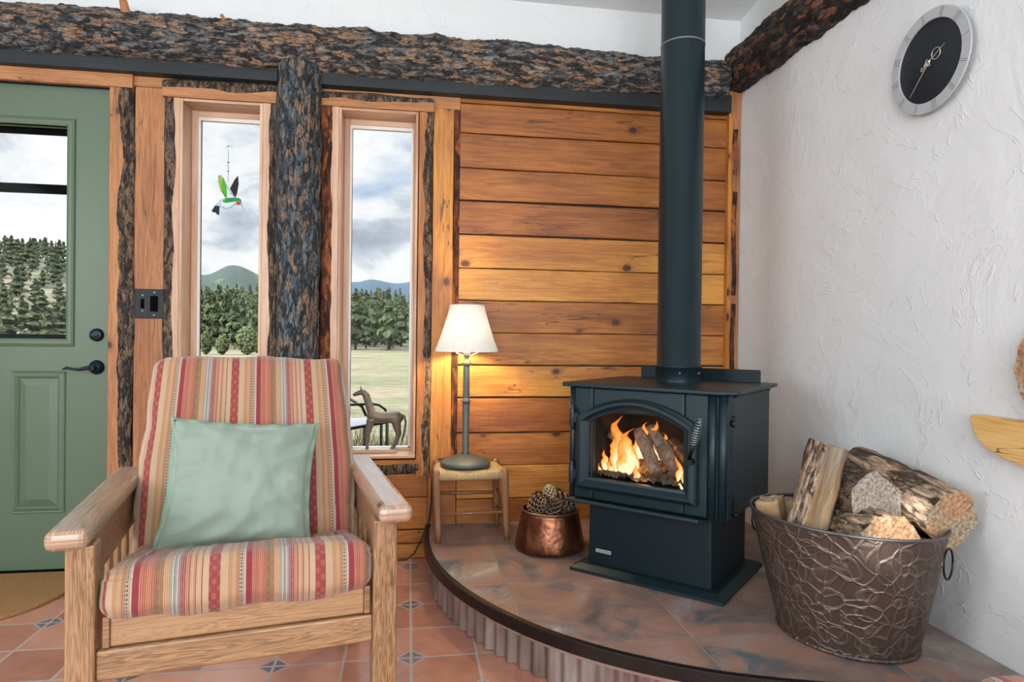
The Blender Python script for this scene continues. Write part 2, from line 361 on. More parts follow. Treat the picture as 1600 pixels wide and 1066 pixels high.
m_, t = mat('sage_velvet'); tc = t.n('ShaderNodeTexCoord').outputs['Object']
q = t.noise(tc, 9., 5, .65, .5)
finish(t, t.mix(q, rgb('7a8b7d'), rgb('92a294')), .75, 0., t.math('ADD', t.math('MULTIPLY', t.noise(tc, 6., 4, .6, 1.), 2.), t.noise(tc, 400., 2)), .22, .004, Sheen_Weight=.5, Sheen_Roughness=.4)
plain('sage_trim', rgb('7c9883'), .8)
plain('door_green', rgb('5c6f5a'), .38, 0., .05, 25., .04)
plain('oil_bronze', rgb('1d2a30'), .35, .6)
plain('stove_iron', (.010, .026, .033, 1), .42, .35, .10, 350., .08)
plain('stove_dark', (.003, .012, .017, 1), .5, .0, Specular_IOR_Level=.3)
plain('pipe_steel', (.011, .026, .033, 1), .38, .4, .03, 200., .06)
plain('bronze_lamp', rgb('59615f'), .5, .3)
plain('black_metal', rgb('15171a'), .4, .5)
plain('wire_steel', rgb('8d9aa0'), .25, 1.)
plain('silver', rgb('b4b9bc'), .42, .15)
plain('clock_face', rgb('121c26'), .5, 0., 0, 60, .05)
plain('clock_hand', rgb('cfc9bd'), .3, .6)
plain('engraving', rgb('6f7274'), .5)
plain('white_bead', rgb('e6e3df'), .5)
plain('black_bar', rgb('020203'), .9, Specular_IOR_Level=.1)
plain('charred', rgb('0c0908'), .9, 0., .8, 40.)
plain('rim_steel', rgb('2a2422'), .38, .6, .25, 60., .3)
plain('cord_black', rgb('0c0c0d'), .5)
plain('socket_white', rgb('d9d4cb'), .4)
plain('plaster_dark', rgb('d0ccc6'), .6)
plain('horse_bronze', rgb('6d645a'), .5, .5, .3, 40., .25)
plain('grey_block', rgb('a29484'), .6)
plain('black_glass', rgb('0b0b0c'), .15); plain('red_glass', rgb('b3232b'), .15); plain('grey_pebble', rgb('5d5750'), .8, 0, .5, 60, .3)
plain('pinecone', rgb('2c1d15'), .7, 0., .3, 80, .3); plain('pinecone_tip', rgb('8b6f57'), .6); plain('pinecone_tan', rgb('7b6346'), .75, 0., .3, 80, .25); plain('pinecone_pale', rgb('c9b08a'), .7)
plain('patio_fabric', rgb('83868a'), .7)
plain('red_seat', rgb('bb6a58'), .8)

def emit_mat(name, col, s_):
    m_, t = mat(name); e = t.n('ShaderNodeEmission', Color=col, Strength=s_); o = t.n('ShaderNodeOutputMaterial', Surface=e.outputs[0])
m_, t = mat('bulb_glow'); e = t.n('ShaderNodeEmission', Color=(1, .8, .55, 1), Strength=5.); tr = t.n('ShaderNodeBsdfTransparent')
ms = t.n('ShaderNodeMixShader', i0=.35, i1=tr.outputs[0], i2=e.outputs[0]); t.n('ShaderNodeOutputMaterial', Surface=ms.outputs[0])

m_, t = mat('window_glass')
fz = t.n('ShaderNodeFresnel', IOR=1.45).outputs[0]
tr = t.n('ShaderNodeBsdfTransparent', Color=(.97, .985, .98, 1)); gl = t.n('ShaderNodeBsdfGlossy', Color=(1, 1, 1, 1), Roughness=.01)
ms = t.n('ShaderNodeMixShader', i0=t.math('MULTIPLY', fz, .07), i1=tr.outputs[0], i2=gl.outputs[0]); t.n('ShaderNodeOutputMaterial', Surface=ms.outputs[0])
def tinted(name, col, gloss=.15):
    m_, t = mat(name)
    tr = t.n('ShaderNodeBsdfTransparent', Color=col); d = t.n('ShaderNodeBsdfTranslucent', Color=col); gl = t.n('ShaderNodeBsdfGlossy', Roughness=.1)
    a_ = t.n('ShaderNodeMixShader', i0=.45, i1=tr.outputs[0], i2=d.outputs[0]); b_ = t.n('ShaderNodeMixShader', i0=gloss*.5, i1=a_.outputs[0], i2=gl.outputs[0])
    t.n('ShaderNodeOutputMaterial', Surface=b_.outputs[0])
tinted('green_glass', (.10, .72, .25, 1)); tinted('yellow_glass', (.85, .85, .08, 1)); tinted('lime_glass', (.35, .8, .12, 1)); tinted('clear_glass', (.86, .93, .96, 1), .3)

m_, t = mat('lamp_shade_cloth'); uv = t.n('ShaderNodeUVMap').outputs[0]; u, v = t.sep(uv)[:2]
pl = t.math('MULTIPLY_ADD', t.math('SINE', t.math('MULTIPLY', u, 6.2832*110)), .5, .5)
bn = t.n('ShaderNodeBump', Strength=.35, Distance=.002, Height=pl)
d = t.n('ShaderNodeBsdfDiffuse', Color=rgb('d6d5d0'), Normal=bn.outputs[0]); tl = t.n('ShaderNodeBsdfTranslucent', Color=rgb('e6eaf2'), Normal=bn.outputs[0])
s_ = t.n('ShaderNodeMixShader', i0=.022, i1=d.outputs[0], i2=tl.outputs[0]); t.n('ShaderNodeOutputMaterial', Surface=s_.outputs[0])

m_, t = mat('copper'); tc = t.n('ShaderNodeTexCoord').outputs['Object']
vz = t.n('ShaderNodeTexVoronoi', {'feature': 'SMOOTH_F1'}, Vector=tc, Scale=60.).outputs[0]; nz = t.noise(tc, 12., 5, .6, .5)
finish(t, t.ramp(nz, [(.3, rgb('4f3427')), (.5, rgb('7d4f3b')), (.7, rgb('9d6b4e'))]), t.math('MULTIPLY_ADD', nz, .3, .18), .9, vz, .4, .003)
plain('copper_edge', rgb('8d7562'), .35, .9)

m_, t = mat('embossed_tin'); tc = t.n('ShaderNodeTexCoord').outputs['Object']; uv = t.n('ShaderNodeUVMap').outputs[0]
p = t.vscale(uv, (1.45, 1., 1.)); wr = t.noise(p, 5., 2, .5)
pw = t.vadd(p, t.vscale(t.n('ShaderNodeTexNoise', Vector=p, Scale=6., Detail=1.).outputs['Color'], (.09, .09, 0.)))
v1 = t.n('ShaderNodeTexVoronoi', {'feature': 'DISTANCE_TO_EDGE'}, Vector=pw, Scale=22.).outputs[0]
v2 = t.n('ShaderNodeTexVoronoi', {'feature': 'F1'}, Vector=pw, Scale=15.).outputs[0]
scroll = t.math('SINE', t.math('MULTIPLY', v2, 17.))
h = t.math('ADD', t.ramp(v1, [(0., 1.), (.04, .6), (.09, 0.)]), t.math('MULTIPLY', t.ramp(scroll, [(.35, 0.), (.9, 1.)]), .8))
nz = t.noise(tc, 9., 4, .6)
c = t.mix(t.math('MULTIPLY', h, .3, clamp=True), t.mix(nz, rgb('50443e'), rgb('67574f')), rgb('8f827a'))
finish(t, c, t.math('MULTIPLY_ADD', nz, .15, .32), .6, h, .5, .005)
plain('tin_rim', rgb('6c6c6e'), .35, .8)

m_, t = mat('corrugated_metal'); tc = t.n('ShaderNodeTexCoord').outputs['Object']
nz = t.noise(t.vscale(tc, (1., 1., .25)), 9., 5, .65); 
c = t.ramp(nz, [(.3, rgb('6b564c')), (.5, rgb('8c7970')), (.7, rgb('a59992'))])
finish(t, c, .5, .35, t.noise(tc, 60., 3), .1, .002)

m_, t = mat('coir'); tc = t.n('ShaderNodeTexCoord').outputs['Object']
q = t.noise(tc, 160., 3, .7); finish(t, t.ramp(q, [(.3, rgb('8a6237')), (.7, rgb('bb9462'))]), .95, 0., q, 1., .006)
m_, t = mat('rush'); uv = t.n('ShaderNodeUVMap').outputs[0]; u, v = t.sep(uv)[:2]
sn = t.math('MULTIPLY_ADD', t.math('SINE', t.math('MULTIPLY', u, 900.)), .5, .5); q = t.noise(t.vscale(uv, (60., 4., 1.)), 3., 3)
finish(t, t.mix(t.math('MULTIPLY', t.math('ADD', sn, q), .5), rgb('a47f52'), rgb('dbc394')), .7, 0., sn, .6, .003)

m_, t = mat('log_end'); tc = t.n('ShaderNodeTexCoord').outputs['Object']
q = t.noise(tc, 90., 4, .7); q2 = t.noise(tc, 8., 3)
finish(t, t.mix(t.ramp(q2, [(.42, 0.), (.58, 1.)]), t.mix(t.ramp(q, [(.35, 0.), (.65, 1.)]), rgb('6f614f'), rgb('c4b499')), t.mix(t.ramp(q, [(.35, 0.), (.65, 1.)]), rgb('8a6040'), rgb('d0a680'))), .9, 0., q, .8, .008)
m_, t = mat('log_end_grey'); tc = t.n('ShaderNodeTexCoord').outputs['Object']
q = t.noise(tc, 110., 4, .7)
finish(t, t.mix(t.ramp(q, [(.35, 0.), (.65, 1.)]), rgb('6e655a'), rgb('bcb2a2')), .9, 0., q, .8, .006)
m_, t = mat('split_face'); tc = t.n('ShaderNodeTexCoord').outputs['Object']
q = t.ramp(t.noise(t.vscale(tc, (1., 1., .10)), 42., 7, .75, .4), [(.32, 0.), (.68, 1.)]); q2 = t.ramp(t.noise(t.vscale(tc, (1., 1., .4)), 9., 4), [(.4, 0.), (.6, 1.)])
finish(t, t.mix(q2, t.mix(q, rgb('6f6152'), rgb('b9a994')), t.mix(q, rgb('8b6238'), rgb('d0a878'))), .85, 0., q, .8, .008)
m_, t = mat('burning_log'); tc = t.n('ShaderNodeTexCoord').outputs['Object']; q0 = t.noise(tc, 30., 4, .7)
vd = t.n('ShaderNodeTexVoronoi', {'feature': 'DISTANCE_TO_EDGE'}, Vector=t.vadd(t.vscale(tc, (1., 1., .55)), t.vscale(t.comb(q0, q0, q0), (.05, .05, .05))), Scale=30.).outputs[0]; q = t.noise(tc, 25., 4)
crk = t.ramp(vd, [(0., 1.), (.05, 0.)]); 
finish(t, t.mix(crk, t.mix(q, rgb('4a3a32'), rgb('a88a72')), rgb('120c0a')), .9, 0., vd, .8, .01, Emission_Color=(1, .22, .04, 1), Emission_Strength=t.math('MULTIPLY', t.math('MULTIPLY', crk, q), .12))
m_, t = mat('ember_bed'); tc = t.n('ShaderNodeTexCoord').outputs['Object']
q = t.noise(tc, 45., 4, .7)
finish(t, t.mix(q, rgb('221c16'), rgb('6d5c48')), .95, 0., q, .9, .01, Emission_Color=(1, .3, .06, 1), Emission_Strength=t.ramp(t.noise(tc, 20., 2), [(.58, 0.), (.75, .5)]))

m_, t = mat('flame'); uv = t.n('ShaderNodeUVMap').outputs[0]; u, v = t.sep(uv)[:2]
lw = t.n('ShaderNodeLayerWeight', Blend=.5).outputs['Facing']; tc = t.n('ShaderNodeTexCoord').outputs['Object']
nz = t.noise(t.vscale(tc, (1., 1., .45)), 38., 3, .6, .8)
core = t.math('SUBTRACT', 1., lw)
heat = t.math('SUBTRACT', t.math('ADD', core, t.math('MULTIPLY', nz, .7)), t.math('MULTIPLY', v, .85))
c = t.ramp(heat, [(0., (.9, .07, .01)), (.4, (1., .17, .02)), (.75, (1., .32, .05)), (.97, (1., .62, .18)), (1., (1., .85, .5))])
al = t.ramp(t.math('SUBTRACT', t.math('ADD', t.math('MULTIPLY', core, 1.15), t.math('MULTIPLY', nz, .5)), t.math('MULTIPLY', v, .35)), [(.25, 0.), (.6, .8)])
e = t.n('ShaderNodeEmission', Color=c, Strength=1.25); tr = t.n('ShaderNodeBsdfTransparent')
ms = t.n('ShaderNodeMixShader', i0=al, i1=tr.outputs[0], i2=e.outputs[0]); t.n('ShaderNodeOutputMaterial', Surface=ms.outputs[0])

# outdoors
m_, t = mat('meadow_grass'); tc = t.n('ShaderNodeTexCoord').outputs['Object']
q = t.noise(t.vscale(tc, (.5, 1., 1.)), .42, 8, .68, .6); q2 = t.ramp(t.noise(t.vscale(tc, (.5, 1., 1.)), 5., 8, .8), [(.36, 0.), (.64, 1.)])
c = t.mix(t.ramp(q, [(.42, 0.), (.6, 1.)]), t.mix(q2, rgb('5f5844'), rgb('8f866f')), t.mix(q2, rgb('484f33'), rgb('6b7049')))
finish(t, c, .95, 0., q2, .6, .05)
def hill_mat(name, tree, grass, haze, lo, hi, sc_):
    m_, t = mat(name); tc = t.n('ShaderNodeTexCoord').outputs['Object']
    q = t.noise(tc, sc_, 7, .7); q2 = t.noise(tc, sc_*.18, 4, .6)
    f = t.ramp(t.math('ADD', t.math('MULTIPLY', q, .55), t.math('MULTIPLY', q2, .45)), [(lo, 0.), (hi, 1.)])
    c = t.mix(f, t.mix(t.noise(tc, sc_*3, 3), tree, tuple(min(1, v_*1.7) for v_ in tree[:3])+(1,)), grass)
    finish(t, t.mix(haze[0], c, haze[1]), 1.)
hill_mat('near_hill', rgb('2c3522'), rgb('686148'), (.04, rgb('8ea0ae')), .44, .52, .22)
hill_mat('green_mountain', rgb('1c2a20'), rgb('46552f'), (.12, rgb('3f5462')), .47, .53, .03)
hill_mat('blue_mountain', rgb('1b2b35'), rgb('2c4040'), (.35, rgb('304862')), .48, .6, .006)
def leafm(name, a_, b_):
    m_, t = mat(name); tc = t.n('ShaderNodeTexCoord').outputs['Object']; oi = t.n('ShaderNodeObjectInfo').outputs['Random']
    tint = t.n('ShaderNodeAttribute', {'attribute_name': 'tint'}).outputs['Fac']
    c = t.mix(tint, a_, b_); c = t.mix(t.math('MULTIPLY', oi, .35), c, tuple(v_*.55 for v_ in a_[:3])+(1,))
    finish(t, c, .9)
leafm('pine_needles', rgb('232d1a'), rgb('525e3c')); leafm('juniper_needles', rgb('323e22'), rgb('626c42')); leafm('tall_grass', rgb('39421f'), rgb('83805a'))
plain('tree_trunk', rgb('4d3c30'), .9)

# ================================================================== STRUCTURE
XW = 1.571; ZH = .154; DX0, DX1 = -2.157, -1.243
def struct(o): o['kind'] = 'structure'; return o
b = MB(); b.box((-3.1, -5.6, -.12), (XW+.15, .16, 0.)); struct(b.build('floor', 'terracotta'))
# back wall: core with three openings + planks
b = MB(); Z1 = 2.56
W1 = (-.967, -.632, .466, 2.003); W2 = (-.312, .033, .466, 2.008)
core = [(-3.1, DX0, 0, Z1), (DX0, DX1, 2.03, Z1), (DX1, W1[0], 0, Z1), (W1[0], W1[1], 0, W1[2]), (W1[0], W1[1], W1[3], Z1),
        (W1[1], W2[0], 0, Z1), (W2[0], W2[1], 0, W2[2]), (W2[0], W2[1], W2[3], Z1), (W2[1], XW+.15, 0, Z1)]
for x0, x1, z0, z1 in core: b.box((x0, .024, z0), (x1, .16, z1), m=2)
b.box((-3.1, -.004, 2.2), (XW, .03, Z1), m=1)
def plank(b, axis, a0, a1, c0, c1, m=0, y0=-.002, yb=.03, wob=.0022, tint=None, gap=.0035):
    """rough-edged board on the wall, long axis x or z"""
    tint = random.random() if tint is None else tint
    n = max(2, int(abs(a1-a0)/.06)); ou, ov = random.uniform(0, 50), random.uniform(0, 50); sd = random.uniform(0, 99)
    dy = random.uniform(-.004, .004); P = []
    for i in range(n+1):
        a = a0+(a1-a0)*i/n
        e0 = c0+gap*.5+wob*(fbm(Vector((a*3, sd, 0)))) ; e1 = c1-gap*.5+wob*(fbm(Vector((a*3, sd, 9))))
        bow = .003*fbm(Vector((a*1.3, sd, 4)))
        row = [(e0, yb), (e0, y0+dy+.003), (e0+.003, y0+dy+bow), (e1-.003, y0+dy+bow), (e1, y0+dy+.003), (e1, yb)]
        for c, y in row: P.append((a, y, c) if axis == 'x' else (c, y, a))
    bs = b.add(P)
    for i in range(n):
        for k in range(5):
            A = bs+i*6+k; idx = (A, A+1, A+7, A+6)
            f4 = [(P[q-bs][0] if axis == 'x' else P[q-bs][2], P[q-bs][2] if axis == 'x' else P[q-bs][0]) for q in idx]
            b.face(idx if axis == 'z' else idx[::-1], [(ou+p, ov+q+.02*k) for p, q in (f4 if axis == 'z' else f4[::-1])], m, False, tint)
    for i in (0, n):
        b.face([bs+i*6+k for k in range(6)], None, m, False, tint)
zs = [2.19, 2.07, 1.933, 1.775, 1.629, 1.471, 1.321, 1.173, 1.025, .878, .726, .567, .415, .265, .14, 0.]
tints = [.45, .35, .30, .32, .30, .85, .95, .45, .60, .80, .35, .50, .75, .5, .5]  # palest pair above the lamp shade: its glow is put into their tint
for i in range(len(zs)-1):
    plank(b, 'x', .222, 1.507, zs[i+1], zs[i], tint=tints[i], gap=(.012 if i in (4, 9) else random.choice((.003, .005, .006))))
zl = [.40, .278, .13, .069, 0.]
for i in range(4): plank(b, 'x', -1.03, .088, zl[i+1], zl[i], m=0, tint=.4+.1*i, gap=.005)
plank(b, 'x', -1.155, -.56, 2.045, 2.19, m=4, tint=.6); plank(b, 'x', -.40, .22, 2.035, 2.19, m=4, tint=.6)
plank(b, 'z', 0., 2.043, -1.152, -1.03, m=4, tint=.3, wob=.001)
plank(b, 'z', .38, 2.035, .098, .196, m=0, tint=.75, wob=.006)
plank(b, 'z', 0., .40, .088, .222, m=0, tint=.4)
plank(b, 'x', -3.1, -1.155, 2.115, 2.19, m=4, tint=.4)
for k in range(14): plank(b, 'x', -3.1, DX0-.10, .15*k, .15*k+.15, m=4)
b.box((.196, -.002, .40), (.221, .03, 2.035), grain='z', m=3, tint=.4)
struct(b.build('wall_back', ['cedar', 'plaster', 'old_board', 'inner_bark', 'cedar_pale']))
# plaster wall with its hand-trowelled waves
b = MB()
def rw(u, v):
    y = .1-u*5.7; z = v*3.4
    return (XW+.004*fbm(Vector((y*1.2, z*1.2, 3)))+.0015*fbm(Vector((y*6, z*6, 1))), y, z)
b.grid(rw, 120, 70, xf=None); b.box((XW+.03, -5.6, 0), (XW+.15, .16, 3.4)); struct(b.build('wall_right', 'plaster'))
# left wall with an added unseen slot, shaped to let a blade of sun in
b = MB(); hy, hz = -3.665, 2.20
b.box((-3.12, -5.6, 0), (-3.0, hy-.072, 3.4)); b.box((-3.12, hy+.072, 0), (-3.0, .16, 3.4))
b.box((-3.12, hy-.072, 0), (-3.0, hy+.072, hz-.08)); b.box((-3.12, hy-.072, hz+.19), (-3.0, hy+.072, 3.4)); struct(b.build('wall_left', 'plaster'))
b = MB(); b.box((-3.1, -5.6, 0), (XW+.15, -5.45, 3.4)); struct(b.build('wall_front', 'plaster'))
b = MB(); q = b.add([(-3.12, .16, 2.53), (XW+.15, .16, 2.53), (XW+.15, -5.6, 3.25), (-3.12, -5.6, 3.25), (-3.12, .16, 2.70), (XW+.15, .16, 2.70), (XW+.15, -5.6, 3.42), (-3.12, -5.6, 3.42)])
for f_ in ((0, 1, 2, 3), (7, 6, 5, 4), (0, 4, 5, 1), (1, 5, 6, 2), (2, 6, 7, 3), (3, 7, 4, 0)): b.face([q+i for i in f_])
struct(b.build('ceiling', 'plaster'))

# live-edge trim boards
def live(b, axis, s0, s1, a, e, frac, th=.022, amp=.006, mw=0, mb_=1, seed=0, tint=.5, barkamp=.006, slope=True):
    """a: straight edge, e: mean outer edge; bark covers the last (1-frac) of the width"""
    n = max(6, int(abs(s1-s0)/.012)); w_ = e-a; ou, ov = random.uniform(0, 50), random.uniform(0, 50); P = []; K = 11
    for i in range(n+1):
        s = s0+(s1-s0)*i/n
        ee = e+amp*fbm(Vector((s*2.2, seed, 0)))*2; mm = a+w_*frac+amp*1.6*fbm(Vector((s*3.1, seed, 5)))*2
        if w_ > 0: mm = min(mm, ee-.004)
        else: mm = max(mm, ee+.004)
        row = [(a, .0), (a, -th+.002), (a+.002*(1 if w_ > 0 else -1), -th), (mm, -th)]
        for k in range(6):
            f_ = (k+1)/6; c = mm+(ee-mm)*f_
            y = -th*(1-(f_**2.5)*.75) - (barkamp*(.4+fbm(Vector((s*22 if axis else s, c*60, seed)), 5)) if 0 < k < 5 else 0)
            row.append((c, y))
        row.append((ee, .004))
        for c, y in row: P.append((s, y, c) if axis == 'x' else (c, y, s))
    bs = b.add(P)
    for i in range(n):
        for k in range(K-1):
            A = bs+i*K+k; idx = [A, A+1, A+K+1, A+K]
            ps = [P[q-bs] for q in idx]
            uv = [(ou+(p[0] if axis == 'x' else p[2]), ov+(p[2] if axis == 'x' else p[0])) for p in ps]
            b.face(idx, uv, mw if k < 3 else mb_, k >= 3, tint)
    for i in (0, n): b.face([bs+i*K+k for k in range(K)], None, mw, False, tint)
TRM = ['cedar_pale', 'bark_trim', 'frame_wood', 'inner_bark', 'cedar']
def trim(n_, fn):
    b = MB(); fn(b); o = b.build('trim_%d' % n_, TRM); return struct(o)
trim(1, lambda b: live(b, 'z', 0., 2.03, DX1, -1.150, .42, seed=1, amp=.008, mb_=1))
trim(2, lambda b: live(b, 'x', -3.0, -1.155, 2.033, 2.112, .86, seed=2, amp=.006, tint=.7))
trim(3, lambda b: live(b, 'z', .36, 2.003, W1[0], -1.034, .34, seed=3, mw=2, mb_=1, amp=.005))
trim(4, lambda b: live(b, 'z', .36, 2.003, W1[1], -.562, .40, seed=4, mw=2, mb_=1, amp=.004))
trim(5, lambda b: live(b, 'x', -1.037, -.565, 2.005, 2.088, .5, seed=5, mw=0, th=.026, tint=.6))
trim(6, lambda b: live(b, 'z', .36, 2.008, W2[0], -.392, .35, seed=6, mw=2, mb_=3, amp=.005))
trim(7, lambda b: live(b, 'z', .375, 2.008, W2[1]+.004, .099, .45, seed=7, mw=4, mb_=1, amp=.006))
trim(8, lambda b: live(b, 'x', -.389, .100, 2.010, 2.075, .55, seed=8, mw=0, th=.026, tint=.5))
trim(9, lambda b: live(b, 'x', -.34, .050, .452, .385, .25, seed=9, mw=4, mb_=1, th=.026, tint=.5))
trim(10, lambda b: live(b, 'x', -1.03, -.60, .452, .385, .25, seed=10, mw=4, mb_=1, th=.026, tint=.5))
def corner(b):
    b.box((1.507, -.03, 0), (1.524, 0.0, 2.2), grain='z', m=4, tint=.7)
    b.box((1.524, -.028, 0), (1.568, 0.0, 2.2), grain='z', m=0, tint=.3)
    for z0, z1 in ((0., .55), (.58, 1.18), (1.22, 1.72), (1.80, 2.02)):
        b.grid(lambda u, v: (1.530+.024*u+.004*math.sin(v*7), -.028-.008*math.sin(PI*u)*min(1, 8*v, 8*(1-v))*(1+.6*fbm(Vector((u*4, v*30, z0)))), z0+(z1-z0)*v), 8, 60, m=3)
trim(11, corner)
def darkb(b):
    b.box((-3.0, -.06, 2.088), (-.566, 0, 2.17), grain='x', m=0, tint=.5)
    b.box((-.392, -.06, 2.088), (1.505, 0, 2.17), grain='x', m=0, tint=.4)
b = MB(); darkb(b); struct(b.build('trim_12', 'old_board', bevel=.002))
trim(13, lambda b: live(b, 'z', 0., 2.03, DX0, -2.25, .5, seed=13))

# windows
def window(nm, W, swL):
    x0, x1, z0, z1 = W
    b = MB()
    # lining of the reveal
    t_ = .012
    b.box((x0, -.022, z0), (x0+t_, .15, z1), 'z'); b.box((x1-t_, -.022, z0), (x1, .15, z1), 'z')
    b.box((x0+t_, -.0215, z1-t_), (x1-t_, .15, z1), 'x'); b.box((x0-.001, -.03, z0-.006), (x1+.001, .149, z0+.006), 'x')
    # sash
    s = .026
    for lo, hi, g in (((x0+t_, .095, z0), (x0+t_+s, .135, z1), 'z'), ((x1-t_-s*.4, .095, z0), (x1-t_, .135, z1), 'z'),
                   ((x0+t_+s, .096, z1-t_-s), (x1-t_-s*.4, .134, z1-t_), 'x'), ((x0+t_+s, .096, z0), (x1-t_-s*.4, .134, z0+.020), 'x')):
        b.box(lo, hi, g, tint=.6)
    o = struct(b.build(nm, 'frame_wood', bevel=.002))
    b = MB(); gx0, gx1, gz0, gz1 = x0+t_+s, x1-t_-s*.4, z0+.020, z1-t_-s; k = .009
    for lo, hi in (((gx0, .10, gz0), (gx0+k, .125, gz1)), ((gx1-k, .10, gz0), (gx1, .125, gz1)), ((gx0, .101, gz1-k*1.6), (gx1, .124, gz1)), ((gx0, .10, gz0), (gx1, .125, gz0+k*.6))): b.box(lo, hi)
    b.build('glazing_bead', 'white_bead', o)
    b = MB(); b.box((gx0+k, .112, gz0), (gx0+k+.002, .12, gz1)); b.box((gx0+k, .112, gz1-k-.002), (gx1-k, .12, gz1-k)); b.build('spacer', 'black_metal', o)
    b = MB(); q = b.add([(gx0, .118, gz0), (gx1, .118, gz0), (gx1, .118, gz1), (gx0, .118, gz1)]); b.face([q, q+1, q+2, q+3])
    b.build('pane', 'window_glass', o)
    return o
window('window_1', W1, 0); window('window_2', W2, 0)

# door
b = MB(); yd = .020; th = .045; GZ0, GZ1, GX0, GX1 = .976, 1.868, -1.98, -1.420
b.box((DX0, yd, .006), (GX0, yd+th, 2.03)); b.box((GX1, yd, .006), (DX1-.004, yd+th, 2.03)); b.box((GX0, yd, GZ1), (GX1, yd+th, 2.03)); b.box((GX0, yd, .006), (GX1, yd+th, GZ0))
door = struct(b.build('door_1', 'door_green'))
def frame_ring(b, x0, x1, z0, z1, w_, prof):
    """mitred moulding ring; prof = [(offset outward 0..1, y)]"""
    for (f0, y0), (f1, y1) in zip(prof[:-1], prof[1:]):
        o0, o1 = f0*w_, f1*w_
        A = [(x0-o0, y0, z0-o0), (x1+o0, y0, z0-o0), (x1+o0, y0, z1+o0), (x0-o0, y0, z1+o0)]
        B = [(x0-o1, y1, z0-o1), (x1+o1, y1, z0-o1), (x1+o1, y1, z1+o1), (x0-o1, y1, z1+o1)]
        s = b.add(A+B)
        for k in range(4): b.face((s+k, s+(k+1) % 4, s+4+(k+1) % 4, s+4+k))
b = MB(); frame_ring(b, GX0, GX1, GZ0, GZ1, .032, [(0, yd+.02), (0, yd-.006), (.3, yd-.010), (.6, yd-.010), (.8, yd-.006), (.9, yd-.008), (1, yd)]); b.build('glass_moulding', 'door_green', door)
for x0, x1 in ((-1.627, -1.419), (-1.98, -1.772)):
    b = MB(); frame_ring(b, x0+.03, x1-.03, .276, .812, .03, [(0, yd-.001), (.0, yd-.004), (.25, yd-.010), (.7, yd-.004), (.85, yd-.006), (1, yd)])
    z0, z1 = .276, .812; a_ = .018; bb = .036
    q = b.add([(x0+.03+i, y, z) for i, y, z in ((0, yd-.001, z0), (a_, yd-.009, z0+a_))])
    frame_ring(b, x0+.03+a_+.012, x1-.03-a_-.012, z0+a_+.012, z1-a_-.012, .030, [(0, yd-.010), (1, yd-.001)])
    s = b.add([(x0+.06, yd-.010, z0+.03), (x1-.06, yd-.010, z0+.03), (x1-.06, yd-.010, z1-.03), (x0+.06, yd-.010, z1-.03)]); b.face((s, s+1, s+2, s+3))
    b.build('door_panel', 'door_green', door)
b = MB(); s = b.add([(GX0, yd+.03, GZ0), (GX1, yd+.03, GZ0), (GX1, yd+.03, GZ1), (GX0, yd+.03, GZ1)]); b.face((s, s+1, s+2, s+3)); b.build('pane', 'window_glass', door)
for z0, z1, y in ((1.852, 1.895, .10), (1.60, 1.638, .10), (.935, .995, .10)):
    b = MB(); b.box((DX0, y, z0), (DX1, y+.02, z1)); b.build('storm_door_rail', 'black_bar', door)
b = MB()
for x in (DX0, GX1+.02): b.box((x, .10, 0.), (x+.14, .12, 2.03))
b.build('storm_door_stile', 'black_bar', door)
b = MB(); b.box((DX0, .0, 0.), (DX1, .10, .010)); b.build('sweep', 'black_bar', door)
b = MB(); xf = T(-1.302, yd, .858) @ RX(R(90))
b.lathe([(.0, .022), (.014, .022), (.020, .014), (.028, .010), (.030, .004), (.031, 0)], 28, xf=xf, smooth=True); h_ = b.build('handle_rose', 'oil_bronze', door)
b = MB(); pts = [(-1.302, yd-.045, .858), (-1.325, yd-.048, .857), (-1.35, yd-.048, .850), (-1.375, yd-.048, .853), (-1.395, yd-.048, .858), (-1.415, yd-.046, .850)]
b.tube(pts, [.009, .008, .006, .005, .0065, .002], 10); b.tube([(-1.302, yd-.02, .858), (-1.302, yd-.052, .858)], [.012, .010], 14); b.build('lever', 'oil_bronze', h_)
b = MB(); xf = T(-1.302, yd, .995) @ RX(R(90)); b.lathe([(0, .016), (.018, .016), (.026, .011), (.028, 0)], 28, xf=xf); b.box((-1.317, yd-.028, .991), (-1.289, yd-.015, .999)); b.build('deadbolt', 'oil_bronze', door)

# logs of the frame
def log(name, axis, s0, s1, c, r, amp, mat_, seed, label, cat, ry=1., group=None, seg=64, ends='cedar'):
    b = MB(); n = int(abs(s1-s0)/.010)
    def f(u, v):
        a = 2*PI*u; s = s0+(s1-s0)*v
        ca, sa = math.cos(a), math.sin(a)
        st = Vector((s*9, ca*1.6+seed, sa*1.6)); big = fbm(Vector((s*1.6, seed, ca)))*.02
        d = fbm(st*1.0, 3)*.5+noise.ridged_multi_fractal(Vector((s*14+seed, ca*3.2, sa*3.2)), 1., 2.1, 5, 1., 2.)*.45-.4
        rr = r*(1+.12*fbm(Vector((s*1.1, seed+3, ca*.5))))+amp*d+big*.3
        p = (ca*rr*ry, sa*rr)
        if axis == 'x': return (s, c[0]+p[0], c[1]+p[1])
        if axis == 'y': return (c[0]+p[0], s, c[1]+p[1])
        return (c[0]+p[0], c[1]+p[1], s)
    b.grid(f, seg, n, closeu=True)
    b.face([k for k in range(seg)], None, 1); b.face([(n-1)*seg+k for k in range(seg)], None, 1)
    return tag(b.build(name, [mat_, ends]), label, cat, group)
bm_ = log('log_beam', 'x', -2.99, 1.468, (-.035, 2.235), .095, .022, 'bark_x', 1., 'long bark-covered log beam running above the door and windows', 'beam')
b = MB()
